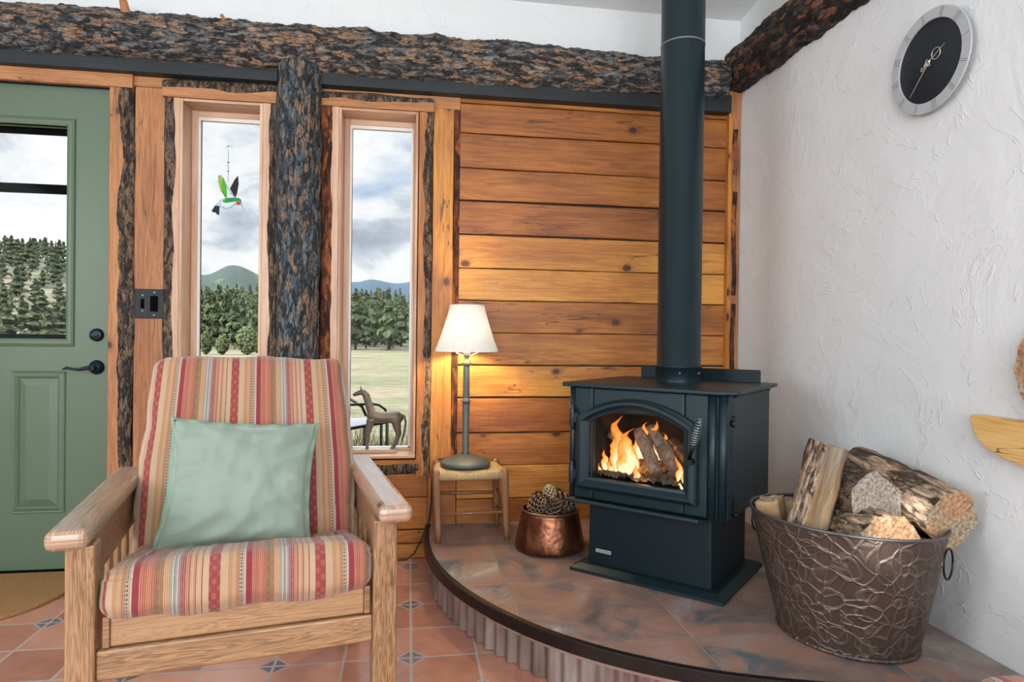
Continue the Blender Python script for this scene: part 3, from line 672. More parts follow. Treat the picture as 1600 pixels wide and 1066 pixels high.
for px, py, r in ((197, 12, .016), (350, 28, .008)):
    p = at(px, py, -.10); b.tube([(p.x, -.07, 2.28), (p.x-.002, -.10, 2.315), (p.x-.006, -.115, 2.352 if r > .01 else 2.325)], [r*1.3, r*1.1, r*.9], 12)
b.build('branch_stub', 'cedar_pale', bm_)
log('log_beam', 'y', -5.4, -.0, (1.570, 2.300), .098, .020, 'bark_y', 5., 'dark bark-covered log beam running along the top of the white plaster wall', 'beam', ry=.9, ends='cedar')
log('log_post', 'z', .0, 2.16, (-.472, -.045), .086, .012, 'bark_z', 9., 'rough bark-covered upright log post between the two tall windows', 'post')

# light switch
sp = empty('light_switch', (-1.0875, -.004, 1.130), 0, 'dark metal double switch plate on the plank between door and window', 'light switch')
b = MB(); b.box((-.058, -.008, -.062), (.058, .004, .062)); b.build('plate', 'old_board', sp, bevel=.003)
b = MB(); b.box((-.028, -.013, -.012), (-.022, -.006, .010)); b.box((-.032, -.010, -.02), (-.018, -.007, .02)); b.build('toggle', 'black_bar', sp)
b = MB(); b.box((.006, -.012, -.033), (.036, -.007, .033)); b.build('rocker', 'black_bar', sp, bevel=.002)
for x, z in ((-.025, .035), (-.025, -.03), (.021, .048), (.021, -.048)):
    b = MB(); b.lathe([(0, .0022), (.0028, .0016), (.0036, 0)], 10, xf=T(x, -.008, z) @ RX(R(90))); b.build('screw', 'silver', sp)

# ================================================================== HEARTH
import bisect
TH = [0, 10, 19.5, 35, 48, 60, 66, 78, 90]; RR_ = [1.478, 1.515, 1.556, 1.608, 1.635, 1.633, 1.622, 1.600, 1.585]
def rr(th):
    i = min(max(bisect.bisect_right(TH, th)-1, 0), len(TH)-2); f_ = (th-TH[i])/(TH[i+1]-TH[i])
    def tg(j): j0, j1 = max(j-1, 0), min(j+1, len(TH)-1); return (RR_[j1]-RR_[j0])/(TH[j1]-TH[j0])
    h = TH[i+1]-TH[i]; a, b_ = RR_[i], RR_[i+1]; m0, m1 = tg(i)*h, tg(i+1)*h
    return (2*f_**3-3*f_**2+1)*a+(f_**3-2*f_**2+f_)*m0+(-2*f_**3+3*f_**2)*b_+(f_**3-f_**2)*m1
def hp(th, dr=0.): r_ = rr(th)+dr; a = R(180+th); return (XW-.004+r_*math.cos(a), r_*math.sin(a))
hearth = empty('hearth_platform', (1.0, -.7, 0), 0, 'raised quarter-round hearth with slate tiles and corrugated metal skirt', 'hearth')
def hb(name, b, mats, **k): 
    o = b.build(name, mats, None, **k); o.parent = hearth; o.matrix_parent_inverse = T(1.0, -.7, 0).inverted(); return o
b = MB(); N = 180; poly = [(XW-.004, -.002)]+[hp(90*i/N, -.012) for i in range(N+1)]
b.prism(poly, .05, xf=T(0, 0, ZH-.05)); hb('tile_top', b, 'slate_tile')
b = MB(); NN = 1400
def skirt(u, v):
    th = 90*u; arc = th/90*2.52
    x, y = hp(th, -.022+.009*math.sin(arc/.056*2*PI)); return (x, y, .002+v*(ZH-.03))
b.grid(skirt, NN, 2); hb('corrugated_skirt', b, 'corrugated_metal')
b = MB()
RP = [(-.020, ZH+.0015), (-.016, ZH+.003), (0, ZH+.003), (.003, ZH), (.003, ZH-.034), (-.006, ZH-.034)]
b.grid(lambda u, v: (*hp(90*u, RP[round(v*5)][0]), RP[round(v*5)][1]), N*2, 6, smooth=False); hb('rim', b, 'rim_steel')

# ================================================================== STOVE
SP = Vector((.594, -.647, ZH+.0)); SA = R(-44)
stove = empty('wood_stove', SP, SA, 'black cast iron wood stove with burning fire behind arched glass door', 'stove')
def sm(b, name, mt='stove_iron', p=None, bevel=None, **k): return b.build(name, mt, p or stove, bevel=bevel, **k)
H = ZH
b = MB()   # base plate with bevelled edge
o_ = [(0, 0), (.565, 0), (.565, .47), (0, .47)]; i_ = [(.028, .028), (.537, .028), (.537, .442), (.028, .442)]
for lo, hi, z0, z1 in ((o_, o_, .001, .012), (o_, i_, .012, .026)):
    s = b.add([(x, y, z0) for x, y in lo]+[(x, y, z1) for x, y in hi])
    for k in range(4): b.face((s+k, s+(k+1) % 4, s+4+(k+1) % 4, s+4+k))
s = b.add([(x, y, .026) for x, y in i_]); b.face((s, s+1, s+2, s+3)); s = b.add([(x, y, .001) for x, y in o_]); b.face((s+3, s+2, s+1, s)); sm(b, 'base_plate')
b = MB(); b.box((.052, .045, .02), (.512, .43, .275)); ped = sm(b, 'pedestal', 'stove_dark', bevel=.010, bseg=3)
b = MB(); xf = T(.115, .0445, .078) @ RX(R(90)); b.box((-.030, -.006, 0), (.030, .006, .002), xf=xf); bdg = sm(b, 'badge', 'silver', ped)
b = MB()
for i, x in enumerate([-.024+.0068*k for k in range(8)]): b.box((x, -.0035, .002), (x+.0016, .0035, .0026), xf=xf); b.box((x+.0016, -.0035+.003*(i % 3), .002), (x+.0046, -.002+.003*(i % 3), .0026), xf=xf)
sm(b, 'badge_lettering', 'stove_dark', bdg)
# firebox shell (open front for the door glass), built from plates so the fire sits inside
ZB, ZT = .272, .676   # local z (world .426 - .830)
OX0, OX1, OZ0, OZ1 = .088, .428, .342, .590      # opening inside
b = MB()
b.box((0, .0, ZB), (OX0, .03, ZT)); b.box((OX1, 0, ZB), (.575, .03, ZT)); b.box((OX0, 0, ZB), (OX1, .03, OZ0)); b.box((OX0, 0, OZ1), (OX1, .03, ZT))
b.box((0, .03, ZB+.02), (.02, .50, ZT)); b.box((.555, .03, ZB), (.575, .50, ZT)); b.box((.02, .48, ZB+.02), (.555, .50, ZT)); b.box((.02, .03, ZB), (.555, .5, ZB+.02))
sm(b, 'firebox', bevel=.006)
for x, r_ in ((.5215, .0165), (.556, .0165), (.006, .012)):   # rounded corner pilasters
    b = MB(); b.tube([(x, .004, ZB), (x, .004, ZT-.002)], r_, 18); sm(b, 'corner_pilaster')
b = MB()
b.box((OX0-.01, .03, OZ0-.02), (OX0, .33, OZ1+.01)); b.box((OX1, .03, OZ0-.02), (OX1+.01, .33, OZ1+.01)); b.box((OX0, .32, OZ0-.02), (OX1, .33, OZ1+.01)); b.box((OX0, .03, OZ1), (OX1, .33, OZ1+.01)); b.box((OX0, .03, OZ0-.02), (OX1, .33, OZ0-.01))
sm(b, 'fire_chamber', 'charred')
b = MB()
def tp(x, y): return x, y
top = [(-.036, -.006), (-.02, -.034), (.545, -.040), (.606, .0), (.600, .515), (-.03, .515)]
b.prism(top, .014, xf=T(0, 0, ZT+.001)); sm(b, 'top_plate', 'stove_iron', bevel=.004)
b = MB(); b.box((.05, .500, ZT+.01), (.54, .508, ZT+.062)); sm(b, 'heat_shield', 'stove_dark', bevel=.003)
# ash lip
b = MB(); q = [(-.075, .012), (-.070, .016), (-.012, .0), (.05, .0), (.05, -.012), (-.02, -.012), (-.075, .004)]
b.prism(q, .49, xf=T(.015, 0, ZB-.003) @ Matrix(((0, 0, 1, 0), (1, 0, 0, 0), (0, 1, 0, 0), (0, 0, 0, 1)))); sm(b, 'ash_lip', bevel=.002)
# door: arched frame
def arch_poly(x0, x1, z0, zs_, zt, n=24):
    """flat bottom, sides up to zs_, arch up to zt"""
    P = [(x0, z0), (x1, z0), (x1, zs_)]
    for i in range(1, n):
        f_ = i/n; x = x1+(x0-x1)*f_; P.append((x, zs_+(zt-zs_)*math.sin(PI*f_)**.85))
    P.append((x0, zs_)); return P
def loft(b, polys, xf=None, smooth=True, closed_front=False):
    n = len(polys[0]); rings = [b.add(P, xf) for P in polys]
    for A, B in zip(rings[:-1], rings[1:]):
        for k in range(n): b.face((A+k, A+(k+1) % n, B+(k+1) % n, B+k), None, 0, smooth)
    return rings
dr = [(.030, .478, .311, .570, .645), (.048, .462, .325, .564, .634), (.072, .443, .346, .556, .614), (.082, .433, .354, .551, .606)]
def AP(k, y, grow=0.): x0, x1, z0, zs_, zt = dr[k]; return [(x, y, z) for x, z in arch_poly(x0-grow, x1+grow, z0-grow, zs_+grow, zt+grow)]
b = MB(); loft(b, [AP(0, .0), AP(0, -.020), AP(0, -.026, -.006), AP(1, -.032), AP(1, -.032, -.008), AP(2, -.018), AP(3, -.016), AP(3, .002)], smooth=False); dframe = sm(b, 'door')
b = MB(); P = AP(3, -.006); s = b.add(P); b.face([s+i for i in range(len(P))]); sm(b, 'door_glass', 'window_glass', dframe)
for z in (.36, .565):
    b = MB(); b.tube([(.012, -.014, z-.032), (.012, -.014, z+.032)], .011, 14); b.tube([(.012, -.014, z-.045), (.012, -.014, z+.045)], .0065, 12); b.box((.012, -.022, z-.018), (.04, -.008, z+.018)); sm(b, 'hinge', bevel=.001)
b = MB(); K0, K1 = Vector((.462, -.045, .468)), Vector((.510, -.085, .600))
b.tube([(.462, -.02, .458), (.462, -.048, .458)], [.013, .012], 16); b.tube([K0, K0.lerp(K1, .42)], [.0075, .0055], 12); lat = sm(b, 'latch', 'black_metal')
b = MB(); cpts = []
ax_ = (K1-K0).normalized(); e1 = ax_.cross(Vector((0, 1, 0))).normalized(); e2 = ax_.cross(e1)
for i in range(150):
    f_ = i/149; rad = .006+.0105*math.sin(PI*min(1, f_*.9+.1))**.8; a = f_*10*2*PI
    cpts.append(K0.lerp(K1, .40+.62*f_)+e1*rad*math.cos(a)+e2*rad*math.sin(a))
b.tube(cpts, .0019, 7); sm(b, 'coil_handle', 'wire_steel', lat)
b = MB(); b.tube([(.576, .02, .585), (.590, .02, .585)], [.010, .012], 14); b.tube([(.584, .02, .585), (.584, .02, .61)], .005, 10); sm(b, 'damper_knob', 'black_metal')
b = MB(); b.tube([(.576, .055, .285), (.592, .055, .285)], .009, 12); b.box((.5755, .047, .28), (.580, .063, .34)); sm(b, 'air_control', 'black_metal')
b = MB(); b.box((.576, .50-.45, ZT-.012), (.580, .49, ZT-.006)); sm(b, 'side_seam', 'stove_dark')
# ember bed and burning logs
b = MB(); b.grid(lambda u, v: (OX0+.005+(OX1-OX0-.01)*u, .02+.29*v, OZ0+.014+.03*abs(fbm(Vector((u*9, v*7, 2)), 5))+.03*v), 70, 40); tag(sm(b, 'ember_bed', 'ember_bed'), None)
def W(p): return Matrix.Translation(SP) @ RZ(SA) @ Vector(p)
def burn(nm, p0, p1, r, seed, label):
    b = MB(); n = 30; p0, p1 = W(p0), W(p1); d = (p1-p0).normalized(); a = d.cross(Vector((0, 0, 1))).normalized(); c_ = d.cross(a)
    b.grid(lambda u, v: p0.lerp(p1, v)+(a*math.cos(2*PI*u)+c_*math.sin(2*PI*u))*r*(1+.25*fbm(Vector((math.cos(2*PI*u)*1.5, math.sin(2*PI*u)*1.5, v*4+seed)), 4))*(.9 if v in (0, 1) else 1), 22, n, closeu=True)
    b.face(list(range(22))); b.face([(n-1)*22+k for k in range(22)][::-1]); return tag(b.build(nm, 'burning_log'), label, 'log', None)
burn('burning_log', (.215, .12, .520), (.315, .05, .385), .023, 1, 'charred split log leaning in the middle of the fire')
burn('burning_log', (.245, .16, .525), (.385, .07, .395), .028, 4, 'thick cracked log leaning to the right in the fire')
burn('burning_log', (.300, .22, .470), (.425, .14, .405), .024, 7, 'log at the right back of the fire partly hidden by a flame')
burn('burning_log', (.110, .10, .505), (.185, .17, .400), .017, 9, 'thin pale log at the left of the fire')
fl = MB()
def flame(x, y, z, w_, h_, seed, lean=0.):
    n = 14
    def f(u, v):
        a = 2*PI*u; pr = (math.sin(PI*min(1, v*1.1+.12))**.8)*(1-v)**.45*1.15
        sway = .35*w_*fbm(Vector((seed, v*2.6, 0)))*3*v+lean*v*v
        return (x+sway+w_*.5*pr*math.cos(a)*(1+.35*fbm(Vector((math.cos(a), v*4, seed)))), y+w_*.22*pr*math.sin(a), z+h_*v)
    fl.grid(f, 16, n, closeu=True)
for a in ((.165, .09, .375, .075, .235, 1, -.03), (.195, .07, .365, .085, .20, 2, .0), (.150, .07, .37, .05, .15, 3, -.02), (.225, .11, .42, .06, .16, 4, .02), (.178, .06, .36, .05, .12, 15, .0),
          (.285, .13, .42, .065, .165, 5, -.01), (.310, .12, .42, .05, .12, 6, .01), (.260, .13, .42, .05, .13, 7, .0), (.335, .12, .41, .04, .08, 14, .03),
          (.395, .06, .355, .030, .12, 8, -.03), (.405, .05, .345, .022, .08, 9, .01), (.105, .07, .37, .03, .09, 10, -.01), (.092, .05, .36, .018, .045, 11, 0.), (.245, .04, .352, .028, .07, 12, -.01), (.135, .05, .36, .025, .07, 13, 0.)):
    flame(*a)
flo = fl.build('flames', 'flame', stove)
flo['label'] = 'orange and yellow flames'; flo['kind'] = 'stuff'
pl_ = bpy.data.lights.new('fire_light', 'POINT'); pl_.energy = 1.6; pl_.color = (1, .45, .15); pl_.shadow_soft_size = .04
o = bpy.data.objects.new('fire_light', pl_); COL.objects.link(o); o.parent = stove; o.location = (.24, .14, .45)

# stove pipe
pc_ = W((.285, .315, ZT+.016))
pipe = empty('stove_pipe', pc_, 0, 'tall straight black stove pipe rising from the top of the stove', 'stove pipe')
b = MB(); b.lathe([(.0855, 0), (.0855, .055), (.0875, .056), (.0875, .060), (.0815, .062), (.0815, 1.755)], 56); b.build('pipe_section', 'pipe_steel', pipe)
b = MB(); b.lathe([(.082, 1.745), (.125, 1.748), (.125, 1.754), (.082, 1.756)], 48); b.build('ceiling_collar', 'pipe_steel', pipe)
b = MB(); b.lathe([(.082, 1.272), (.0832, 1.273), (.0832, 1.277), (.082, 1.278)], 56); b.build('pipe_seam', 'engraving', pipe)
for x, y in ((.05, -.070), (-.03, -.081)):
    b = MB(); b.lathe([(.0, .006), (.003, .005), (.004, 0)], 8, xf=T(x, y, .035) @ RX(R(90))); b.build('screw', 'engraving', pipe)

# ================================================================== CUSHIONS
def cushion(b, hx, hy, hz, r, n=26, m=0, puff=.01, seed=0., u0=0., wr=.006, xf=None, seam=None):
    """soft rounded box centred on the origin, stripes run across x"""
    for ax in range(3):
        for sg in (-1, 1):
            def f(u, v):
                q = [0, 0, 0]; q[ax] = sg; q[(ax+1) % 3] = 2*u-1; q[(ax+2) % 3] = 2*v-1
                P = Vector((q[0]*hx, q[1]*hy, q[2]*hz)); I = Vector([max(-(h-r), min(h-r, c)) for c, h in zip(P, (hx, hy, hz))])
                d = P-I; d = d.normalized() if d.length > 1e-9 else Vector((0, 0, 0))
                O = I+d*r
                k = [1-(q[0])**2, 1-(q[1])**2, 1-(q[2])**2]
                thin = min(range(3), key=lambda i: (hx, hy, hz)[i]); o1, o2 = [i for i in range(3) if i != thin]
                pf = puff*(k[o1]*k[o2])**.5
                O[thin] += (1 if q[thin] > 0 else -1)*abs(q[thin])*pf
                ns = fbm(Vector((O.x*5+seed, O.y*5, O.z*5)), 4)*wr + fbm(Vector((O.x*16+seed, O.y*11, O.z*11)), 3)*wr*.35
                O += (d if d.length > 0 else Vector([sg if i == ax else 0 for i in range(3)]))*ns
                if seam is not None:
                    ds = abs(O[thin]-seam)
                    if abs(q[thin]) < .95 and ds < .006: O -= d*(.006-ds)*.6
                return O
            def uvf(u, v):
                q = [0, 0, 0]; q[ax] = sg; q[(ax+1) % 3] = 2*u-1; q[(ax+2) % 3] = 2*v-1
                return (u0+hx*(q[0]+1)+(.02*sg if ax == 0 else 0), q[1]*hy+q[2]*hz+5)
            nn = n if True else 8
            if sg > 0: b.grid(f, nn, nn, uvf=uvf, xf=xf, m=m)
            else: b.grid(lambda u, v: f(v, u), nn, nn, uvf=lambda u, v: uvf(v, u), xf=xf, m=m)

# ================================================================== ARMCHAIR
chair = empty('armchair', (-.704, -1.588, 0), R(11.6), 'large oak armchair with red and tan striped cushions beside the green door', 'armchair')
def wb(name, lo, hi, g, mt='oak', p=chair, bv=.005, xf=None, tint=None):
    b = MB(); b.box(lo, hi, g, xf=xf, tint=tint); return b.build(name, mt, p, bevel=bv, bseg=3)
wb('armrest', (-.004, 0, .570), (.074, .70, .612), 'y', 'oak_polished', bv=.016, tint=.5); wb('armrest', (.654, -.006, .570), (.734, .70, .612), 'y', 'oak_polished', bv=.016, tint=.6)
wb('leg', (.027, .03, .0), (.081, .085, .572), 'z', tint=.45); wb('leg', (.648, .03, 0), (.704, .085, .572), 'z', tint=.35)
wb('leg', (.030, .66, 0), (.080, .72, .572), 'z'); wb('leg', (.650, .66, 0), (.702, .72, .572), 'z')
for x0, x1 in ((.040, .062), (.670, .692)):
    b = MB(); q = [(.085, .572), (.66, .572), (.66, .47), (.20, .47), (.085, .53)]
    b.prism(q, x1-x0, xf=T(x0, 0, 0) @ Matrix(((0, 0, 1, 0), (1, 0, 0, 0), (0, 1, 0, 0), (0, 0, 0, 1)))); b.build('arm_apron', 'oak', chair, bevel=.003)
    wb('side_rail', (x0, .085, .27), (x1, .66, .347), 'y')
    for y in (.20, .30, .40, .50): wb('side_slat', (x0+.004, y, .34), (x1-.004, y+.035, .48), 'z')
wb('front_rail', (.081, .040, .283), (.648, .064, .347), 'x', tint=.55); wb('back_rail', (.081, .68, .283), (.648, .70, .347), 'x')
wb('seat_board', (.105, .048, .349), (.629, .072, .414), 'x', tint=.9)
for x0 in (.091, .629): wb('seat_side', (x0, .046, .349), (x0+.0135, .62, .414), 'y', tint=.1, bv=.002)
for i in range(5): wb('seat_slat', (.105, .11+i*.1, .385), (.629, .165+i*.1, .400), 'x', bv=.002)
BT = math.atan2(.25, .48)
xb = T(.366, .62, .40) @ RX(-BT)
for x in (-.25, .22): wb('backrest_stile', (x, .002, -.06), (x+.035, .032, .50), 'z', xf=xb)
for i in range(6): wb('backrest_slat', (-.25, -.006, .03+i*.08), (.255, .008, .075+i*.08), 'x', xf=xb, bv=.002)
b = MB(); cushion(b, .286, .285, .054, .034, 40, puff=.018, seed=3, u0=.008, wr=.010, xf=T(.366, .312, .418) @ RX(R(-9.5)), seam=.030)
for v in b.v:
    if v.z > .40+.167*(.31-v.y): k_ = max(0, min(1, (v.y-.10)/.25)); v.z -= .030*k_*(1-((v.x-.366)/.30)**4)
b.build('seat_cushion', 'stripe_fabric', chair, merge=True)
b = MB(); xc = T(.3675, .630, .648) @ RX(R(-27.5)+0) @ RX(0)
def taper_(b0, n0):
    pass
cushion(b, .300, .062, .305, .045, 44, puff=.016, seed=8, u0=-.016, wr=.009, xf=None, seam=0.)
for i, v in enumerate(b.v):
    v.x *= 1-.045*max(0, (v.z+.05)/.33)
    if v.z < -.16: v.y -= .012*min(1, (-.16-v.z)/.05)
    dz = abs(v.z+.19); v.y += (.010 if v.y < 0 else 0)*max(0, 1-dz/.008)
    b.v[i] = xc @ v
b.build('back_cushion', 'stripe_fabric', chair, merge=True)

# sage pillow leaning on the back cushion
px_ = Matrix.Translation(chair.location) @ RZ(R(11.6)) @ T(.346, .408, .600) @ RX(R(-24)) @ RY(R(4.5)) @ RX(R(90))
pil = empty('throw_pillow', px_.translation, 0, 'square sage green velvet pillow resting on the striped armchair', 'pillow')
px_ = T(*(-px_.translation)) @ px_
b = MB(); PN = 46
def pil_f(s):
    def f(u, v):
        x, y = 2*u-1, 2*v-1; e = max(abs(x), abs(y))
        X = x*.190*(1-.07*(1-abs(x))*0-.105*(1-y*y)*abs(x)); Y = y*.174*(1-.095*(1-x*x)*abs(y))
        t_ = max(0, (1-x**2)*(1-y**2))**.42*.068
        a_ = math.atan2(y, x); cr_ = fbm(Vector((X*26+4, Y*9, s)), 4)*.004*(1-e*.3)-.020*abs(noise.noise(Vector((X*9+Y*7, Y*16-X*8, 2))))*(.3+.9*e)+.006*math.sin(8*a_+3*noise.noise(Vector((X*9, Y*9, 4))))*e**2
        a_ = math.atan2(y, x); cr_ += .0042*math.sin(a_*13+2*fbm(Vector((x*2, y*2, s))))*e**4*(1-e**6)*1.6
        if y < -.3: t_ += .008*(-y-.3)*(1-x*x)
        return (X, Y, s*(t_+cr_*(1 if t_ > .004 else 0)))
    return f
b.grid(pil_f(1), PN, PN, xf=px_); b.grid(lambda u, v: pil_f(-1)(1-u, v), PN, PN, xf=px_)
b.build('pillow_cover', 'sage_velvet', pil, merge=True)
b = MB()
fl_ = []
for k in range(161):
    a_ = k/160*4; sd = int(a_) % 4; f_ = (a_-int(a_))*2-1
    x, y = [(f_, -1), (1, f_), (-f_, 1), (-1, -f_)][sd]
    X = x*.190*(1-.105*(1-y*y)*abs(x)); Y = y*.174*(1-.095*(1-x*x)*abs(y))
    fl_.append((X, Y, .003*math.sin(k*.9)))
ctr = len(fl_)
P = []
for X, Y, Z in fl_:
    l_ = math.hypot(X, Y); k = .010/l_
    P += [(X*.99, Y*.99, Z+.0018), (X*(1+k), Y*(1+k), Z*1.6+.0012), (X*(1+k), Y*(1+k), Z*1.6-.0012), (X*.99, Y*.99, Z-.0018)]
s = b.add(P, px_)
for i in range(160):
    for k in range(3): A = s+i*4+k; b.face((A, A+1, A+5, A+4), None, 0, True)
b.build('flange', 'sage_trim', pil)

# ================================================================== STOOL, LAMP
st = empty('stool', (.262, -.165, ZH+.001), 0, 'small wooden stool with woven rush seat standing on the hearth edge', 'stool')
for bx, by, tx, ty in ((-.133, -.122, -.146, -.115), (.153, -.115, .140, -.108), (-.125, .120, -.135, .112), (.142, .120, .132, .112)):
    b = MB(); L_ = [(0, .0105), (.06, .013), (.16, .0155), (.25, .0165), (.285, .0165), (.296, .014), (.301, .008), (.3025, .001)]
    b.tube([(bx+(tx-bx)*z/.30, by+(ty-by)*z/.30, z) for z, r in L_], [r for z, r in L_], 14); b.build('leg', 'stool_wood', st)
for (p0, p1) in (((-.137, -.120, .118), (.146, -.112, .120)), ((-.131, .116, .150), (.137, .116, .150)), ((-.138, -.118, .165), (-.13, .115, .165)), ((.144, -.112, .165), (.137, .115, .165)), ((-.135, -.12, .085), (-.128, .117, .085)), ((.148, -.112, .085), (.140, .117, .085))):
    b = MB(); b.tube([p0, Vector(p0).lerp(Vector(p1), .5), p1], [.006, .0085, .006], 10); b.build('stretcher', 'stool_wood', st)
b = MB()
def seat(u, v):      # four woven quarters meeting along the diagonals
    x, y = 2*u-1, 2*v-1; e = max(abs(x), abs(y)); dg = abs(abs(x)-abs(y))
    z = .286-.010*(1-e**3) - .004*max(0, 1-dg/.06)+.012*(1-max(0, e-.86)/.14 if e > .86 else 1)
    if e > .999: z = .270
    return (-.003+x*.142*(1 if e < .99 else 1.03)-.0*y, -.001+y*.117*(1 if e < .99 else 1.03), z)
def sm_(i, j):
    x, y = 2*i/47-1, 2*j/47-1; return 0
b.grid(seat, 48, 48, uvf=lambda u, v: ((u*.284, v*.24) if abs(2*v-1) > abs(2*u-1) else (v*.24, u*.284)))
for (p0, p1) in (((-.135, -.112, .272), (.130, -.106, .272)), ((-.127, .110, .272), (.124, .110, .272)), ((-.140, -.10, .272), (-.132, .10, .272)), ((.134, -.10, .272), (.129, .10, .272))):
    b.tube([p0, p1], .0175, 14, m=0)
b.build('rush_seat', 'rush', st)

lx, ly, lz = .247, -.17, .4545
lamp = empty('table_lamp', (lx, ly, lz), 0, 'lit table lamp with white pleated shade standing on the small stool', 'lamp')
b = MB(); b.lathe([(0, 0), (.104, 0), (.1075, .003), (.1075, .012), (.105, .016), (.085, .026), (.055, .037), (.028, .045), (.017, .048)], 56); b.build('base', 'bronze_lamp', lamp)
b = MB(); b.lathe([(.016, .046), (.019, .050), (.014, .056), (.014, .272), (.014, .274), (.0135, .44)], 48, fn=lambda a, z: 1+(.07*math.cos(a*12) if .058 < z < .43 else 0)); b.build('pole', 'bronze_lamp', lamp)
b = MB(); b.lathe([(.014, .262), (.0165, .263), (.0165, .270), (.020, .272), (.020, .277), (.0165, .279), (.0165, .286), (.014, .288)], 28); b.build('collar', 'bronze_lamp', lamp)
b = MB(); b.lathe([(.014, .426), (.018, .428), (.020, .436), (.018, .444), (.010, .450), (.009, .462), (.013, .468), (.013, .480), (0, .480)], 28); b.build('collar', 'bronze_lamp', lamp)
b = MB()
for sgn in (-1, 1): b.tube([(0, 0, .474), (sgn*.02, 0, .471), (sgn*.045, 0, .482), (sgn*.05, 0, .53), (sgn*.045, 0, .62), (sgn*.02, 0, .665), (0, 0, .672)], .0028, 8)
b.build('harp', 'socket_white', lamp)
b = MB(); b.lathe([(.015, .48), (.015, .515), (0, .515)], 20); b.build('socket', 'socket_white', lamp)
b = MB(); b.lathe([(.012, .515), (.018, .53), (.029, .56), (.030, .58), (.022, .60), (0, .612)], 24); b.build('bulb', 'bulb_glow', lamp)
b = MB()
pf = lambda a, z: 1+.008*math.cos(a*110)
b.lathe([(.1345, .488), (.1345, .494)], 220, smooth=True, m=1); b.lathe([(.134, .494), (.118, .535), (.1, .59), (.082, .65), (.0745, .682)], 440, fn=pf)
b.lathe([(.0745, .682), (.0745, .688)], 220, m=1)
b.build('lamp_shade', ['lamp_shade_cloth', 'lamp_shade_cloth'], lamp)
ll = bpy.data.lights.new('lamp_bulb_light', 'POINT'); ll.energy = 19.0; ll.color = (1, .76, .42); ll.shadow_soft_size = .03
o = bpy.data.objects.new('lamp_bulb_light', ll); COL.objects.link(o); o.parent = lamp; o.location = (0, 0, .575)
b = MB()
b.tube([(.18, -.03, .458), (.13, -.02, .45), (.112, -.016, .40), (.108, -.014, .25), (.098, -.012, .165), (.090, -.014, .155), (.066, -.016, .09), (.035, -.020, .03), (.0, -.022, .004), (-.08, -.03, .004), (-.2, -.035, .004)], .0032, 8)
tag(b.build('power_cord', 'cord_black'), 'thin black lamp cord dropping down the wall beside the hearth edge', 'cord')

# ================================================================== COPPER POT WITH PINE CONES
pot = empty('copper_pot', (.573, -.395, ZH), 0, 'hammered copper pot full of pine cones beside the stove', 'pot')
b = MB(); b.lathe([(0, .004), (.128, .004), (.139, .012), (.141, .020), (.137, .045), (.125, .10), (.116, .145), (.1145, .158), (.111, .158), (.112, .145), (.121, .10), (.133, .04), (.12, .010), (0, .009)], 72, fn=lambda a, z: 1+.006*math.sin(a*7+z*40)*math.sin(a*11-z*70)); b.build('pot_body', 'copper', pot)
b = MB(); RIM = [(.113+.004*math.cos(2*PI*k/10), .160+.004*math.sin(2*PI*k/10)) for k in range(11)]; b.lathe(RIM, 64); b.build('pot_rim', 'copper_edge', pot)
def cone_mesh(mt, L=.095, W_=.036):
    b = MB(); b.lathe([(0, -L*.5), (W_*.5, -L*.42), (W_*.72, -L*.1), (W_*.55, L*.2), (0, L*.48)], 14)
    n = 70
    for i in range(n):
        f_ = i/(n-1); a = i*2.39996; z = -L*.48+L*.97*f_; r = W_*(math.sin(PI*min(.97, .08+f_*.9))**.65)*(1.05-.25*f_)
        d = Vector((math.cos(a), math.sin(a), .45+.5*f_)).normalized(); t1 = Vector((-math.sin(a), math.cos(a), 0)); up = t1.cross(d)*-1
        c = Vector((0, 0, z-.006)); s_ = .0115*(1-.4*f_)
        p = [c+d*r*.4, c+d*r*.92-t1*s_, c+d*r*1.12-t1*s_*.7+up*.003, c+d*(r*1.28)+up*.006, c+d*r*1.12+t1*s_*.7+up*.003, c+d*r*.92+t1*s_]
        q = [x-up*.0040 for x in p]; s = b.add(p+q)
        b.face([s+k for k in range(6)], None, 0); b.face([s+6+k for k in range(6)][::-1])
        for k in range(6): b.face((s+k, s+6+k, s+6+(k+1) % 6, s+(k+1) % 6), None, 1 if k in (1, 2, 3) else 0)
    me = b.build('pine_cone', mt); return me
pc0 = cone_mesh(['pinecone', 'pinecone_tip']); pc1 = cone_mesh(['pinecone_tan', 'pinecone_pale'], .088, .030)
spots = [(-.060, -.028, .175, 60, 10, 1.05, 'large dark pine cone lying at the left of the copper pot'), (.050, -.020, .172, -62, 20, 1.10, 'large dark pine cone lying at the right of the copper pot'),
         (-.006, -.052, .160, 35, 80, .9, 'dark pine cone at the front of the copper pot under the tan one'), (.028, .038, .178, -50, -60, 1., 'dark pine cone at the back right of the copper pot'),
         (-.04, .045, .170, 50, -40, 1., 'dark pine cone at the back left of the copper pot')]
for i, (x, y, z, tl, rz, s_, lb) in enumerate(spots):
    o = pc0 if i == 0 else pc0.copy()
    if i: COL.objects.link(o)
    o.location = (.573+x*.9, -.395+y, ZH+z+.012); o.rotation_euler = (R(tl), R(tl*.6), R(rz)); o.scale = (s_*1.12,)*3; tag(o, lb, 'pine cone', 'pine cones in the copper pot')
pc1.location = (.570, -.405, ZH+.222); pc1.rotation_euler = (R(12), R(-8), 0); tag(pc1, 'pale tan pine cone standing on top of the pile in the copper pot', 'pine cone', 'pine cones in the copper pot')

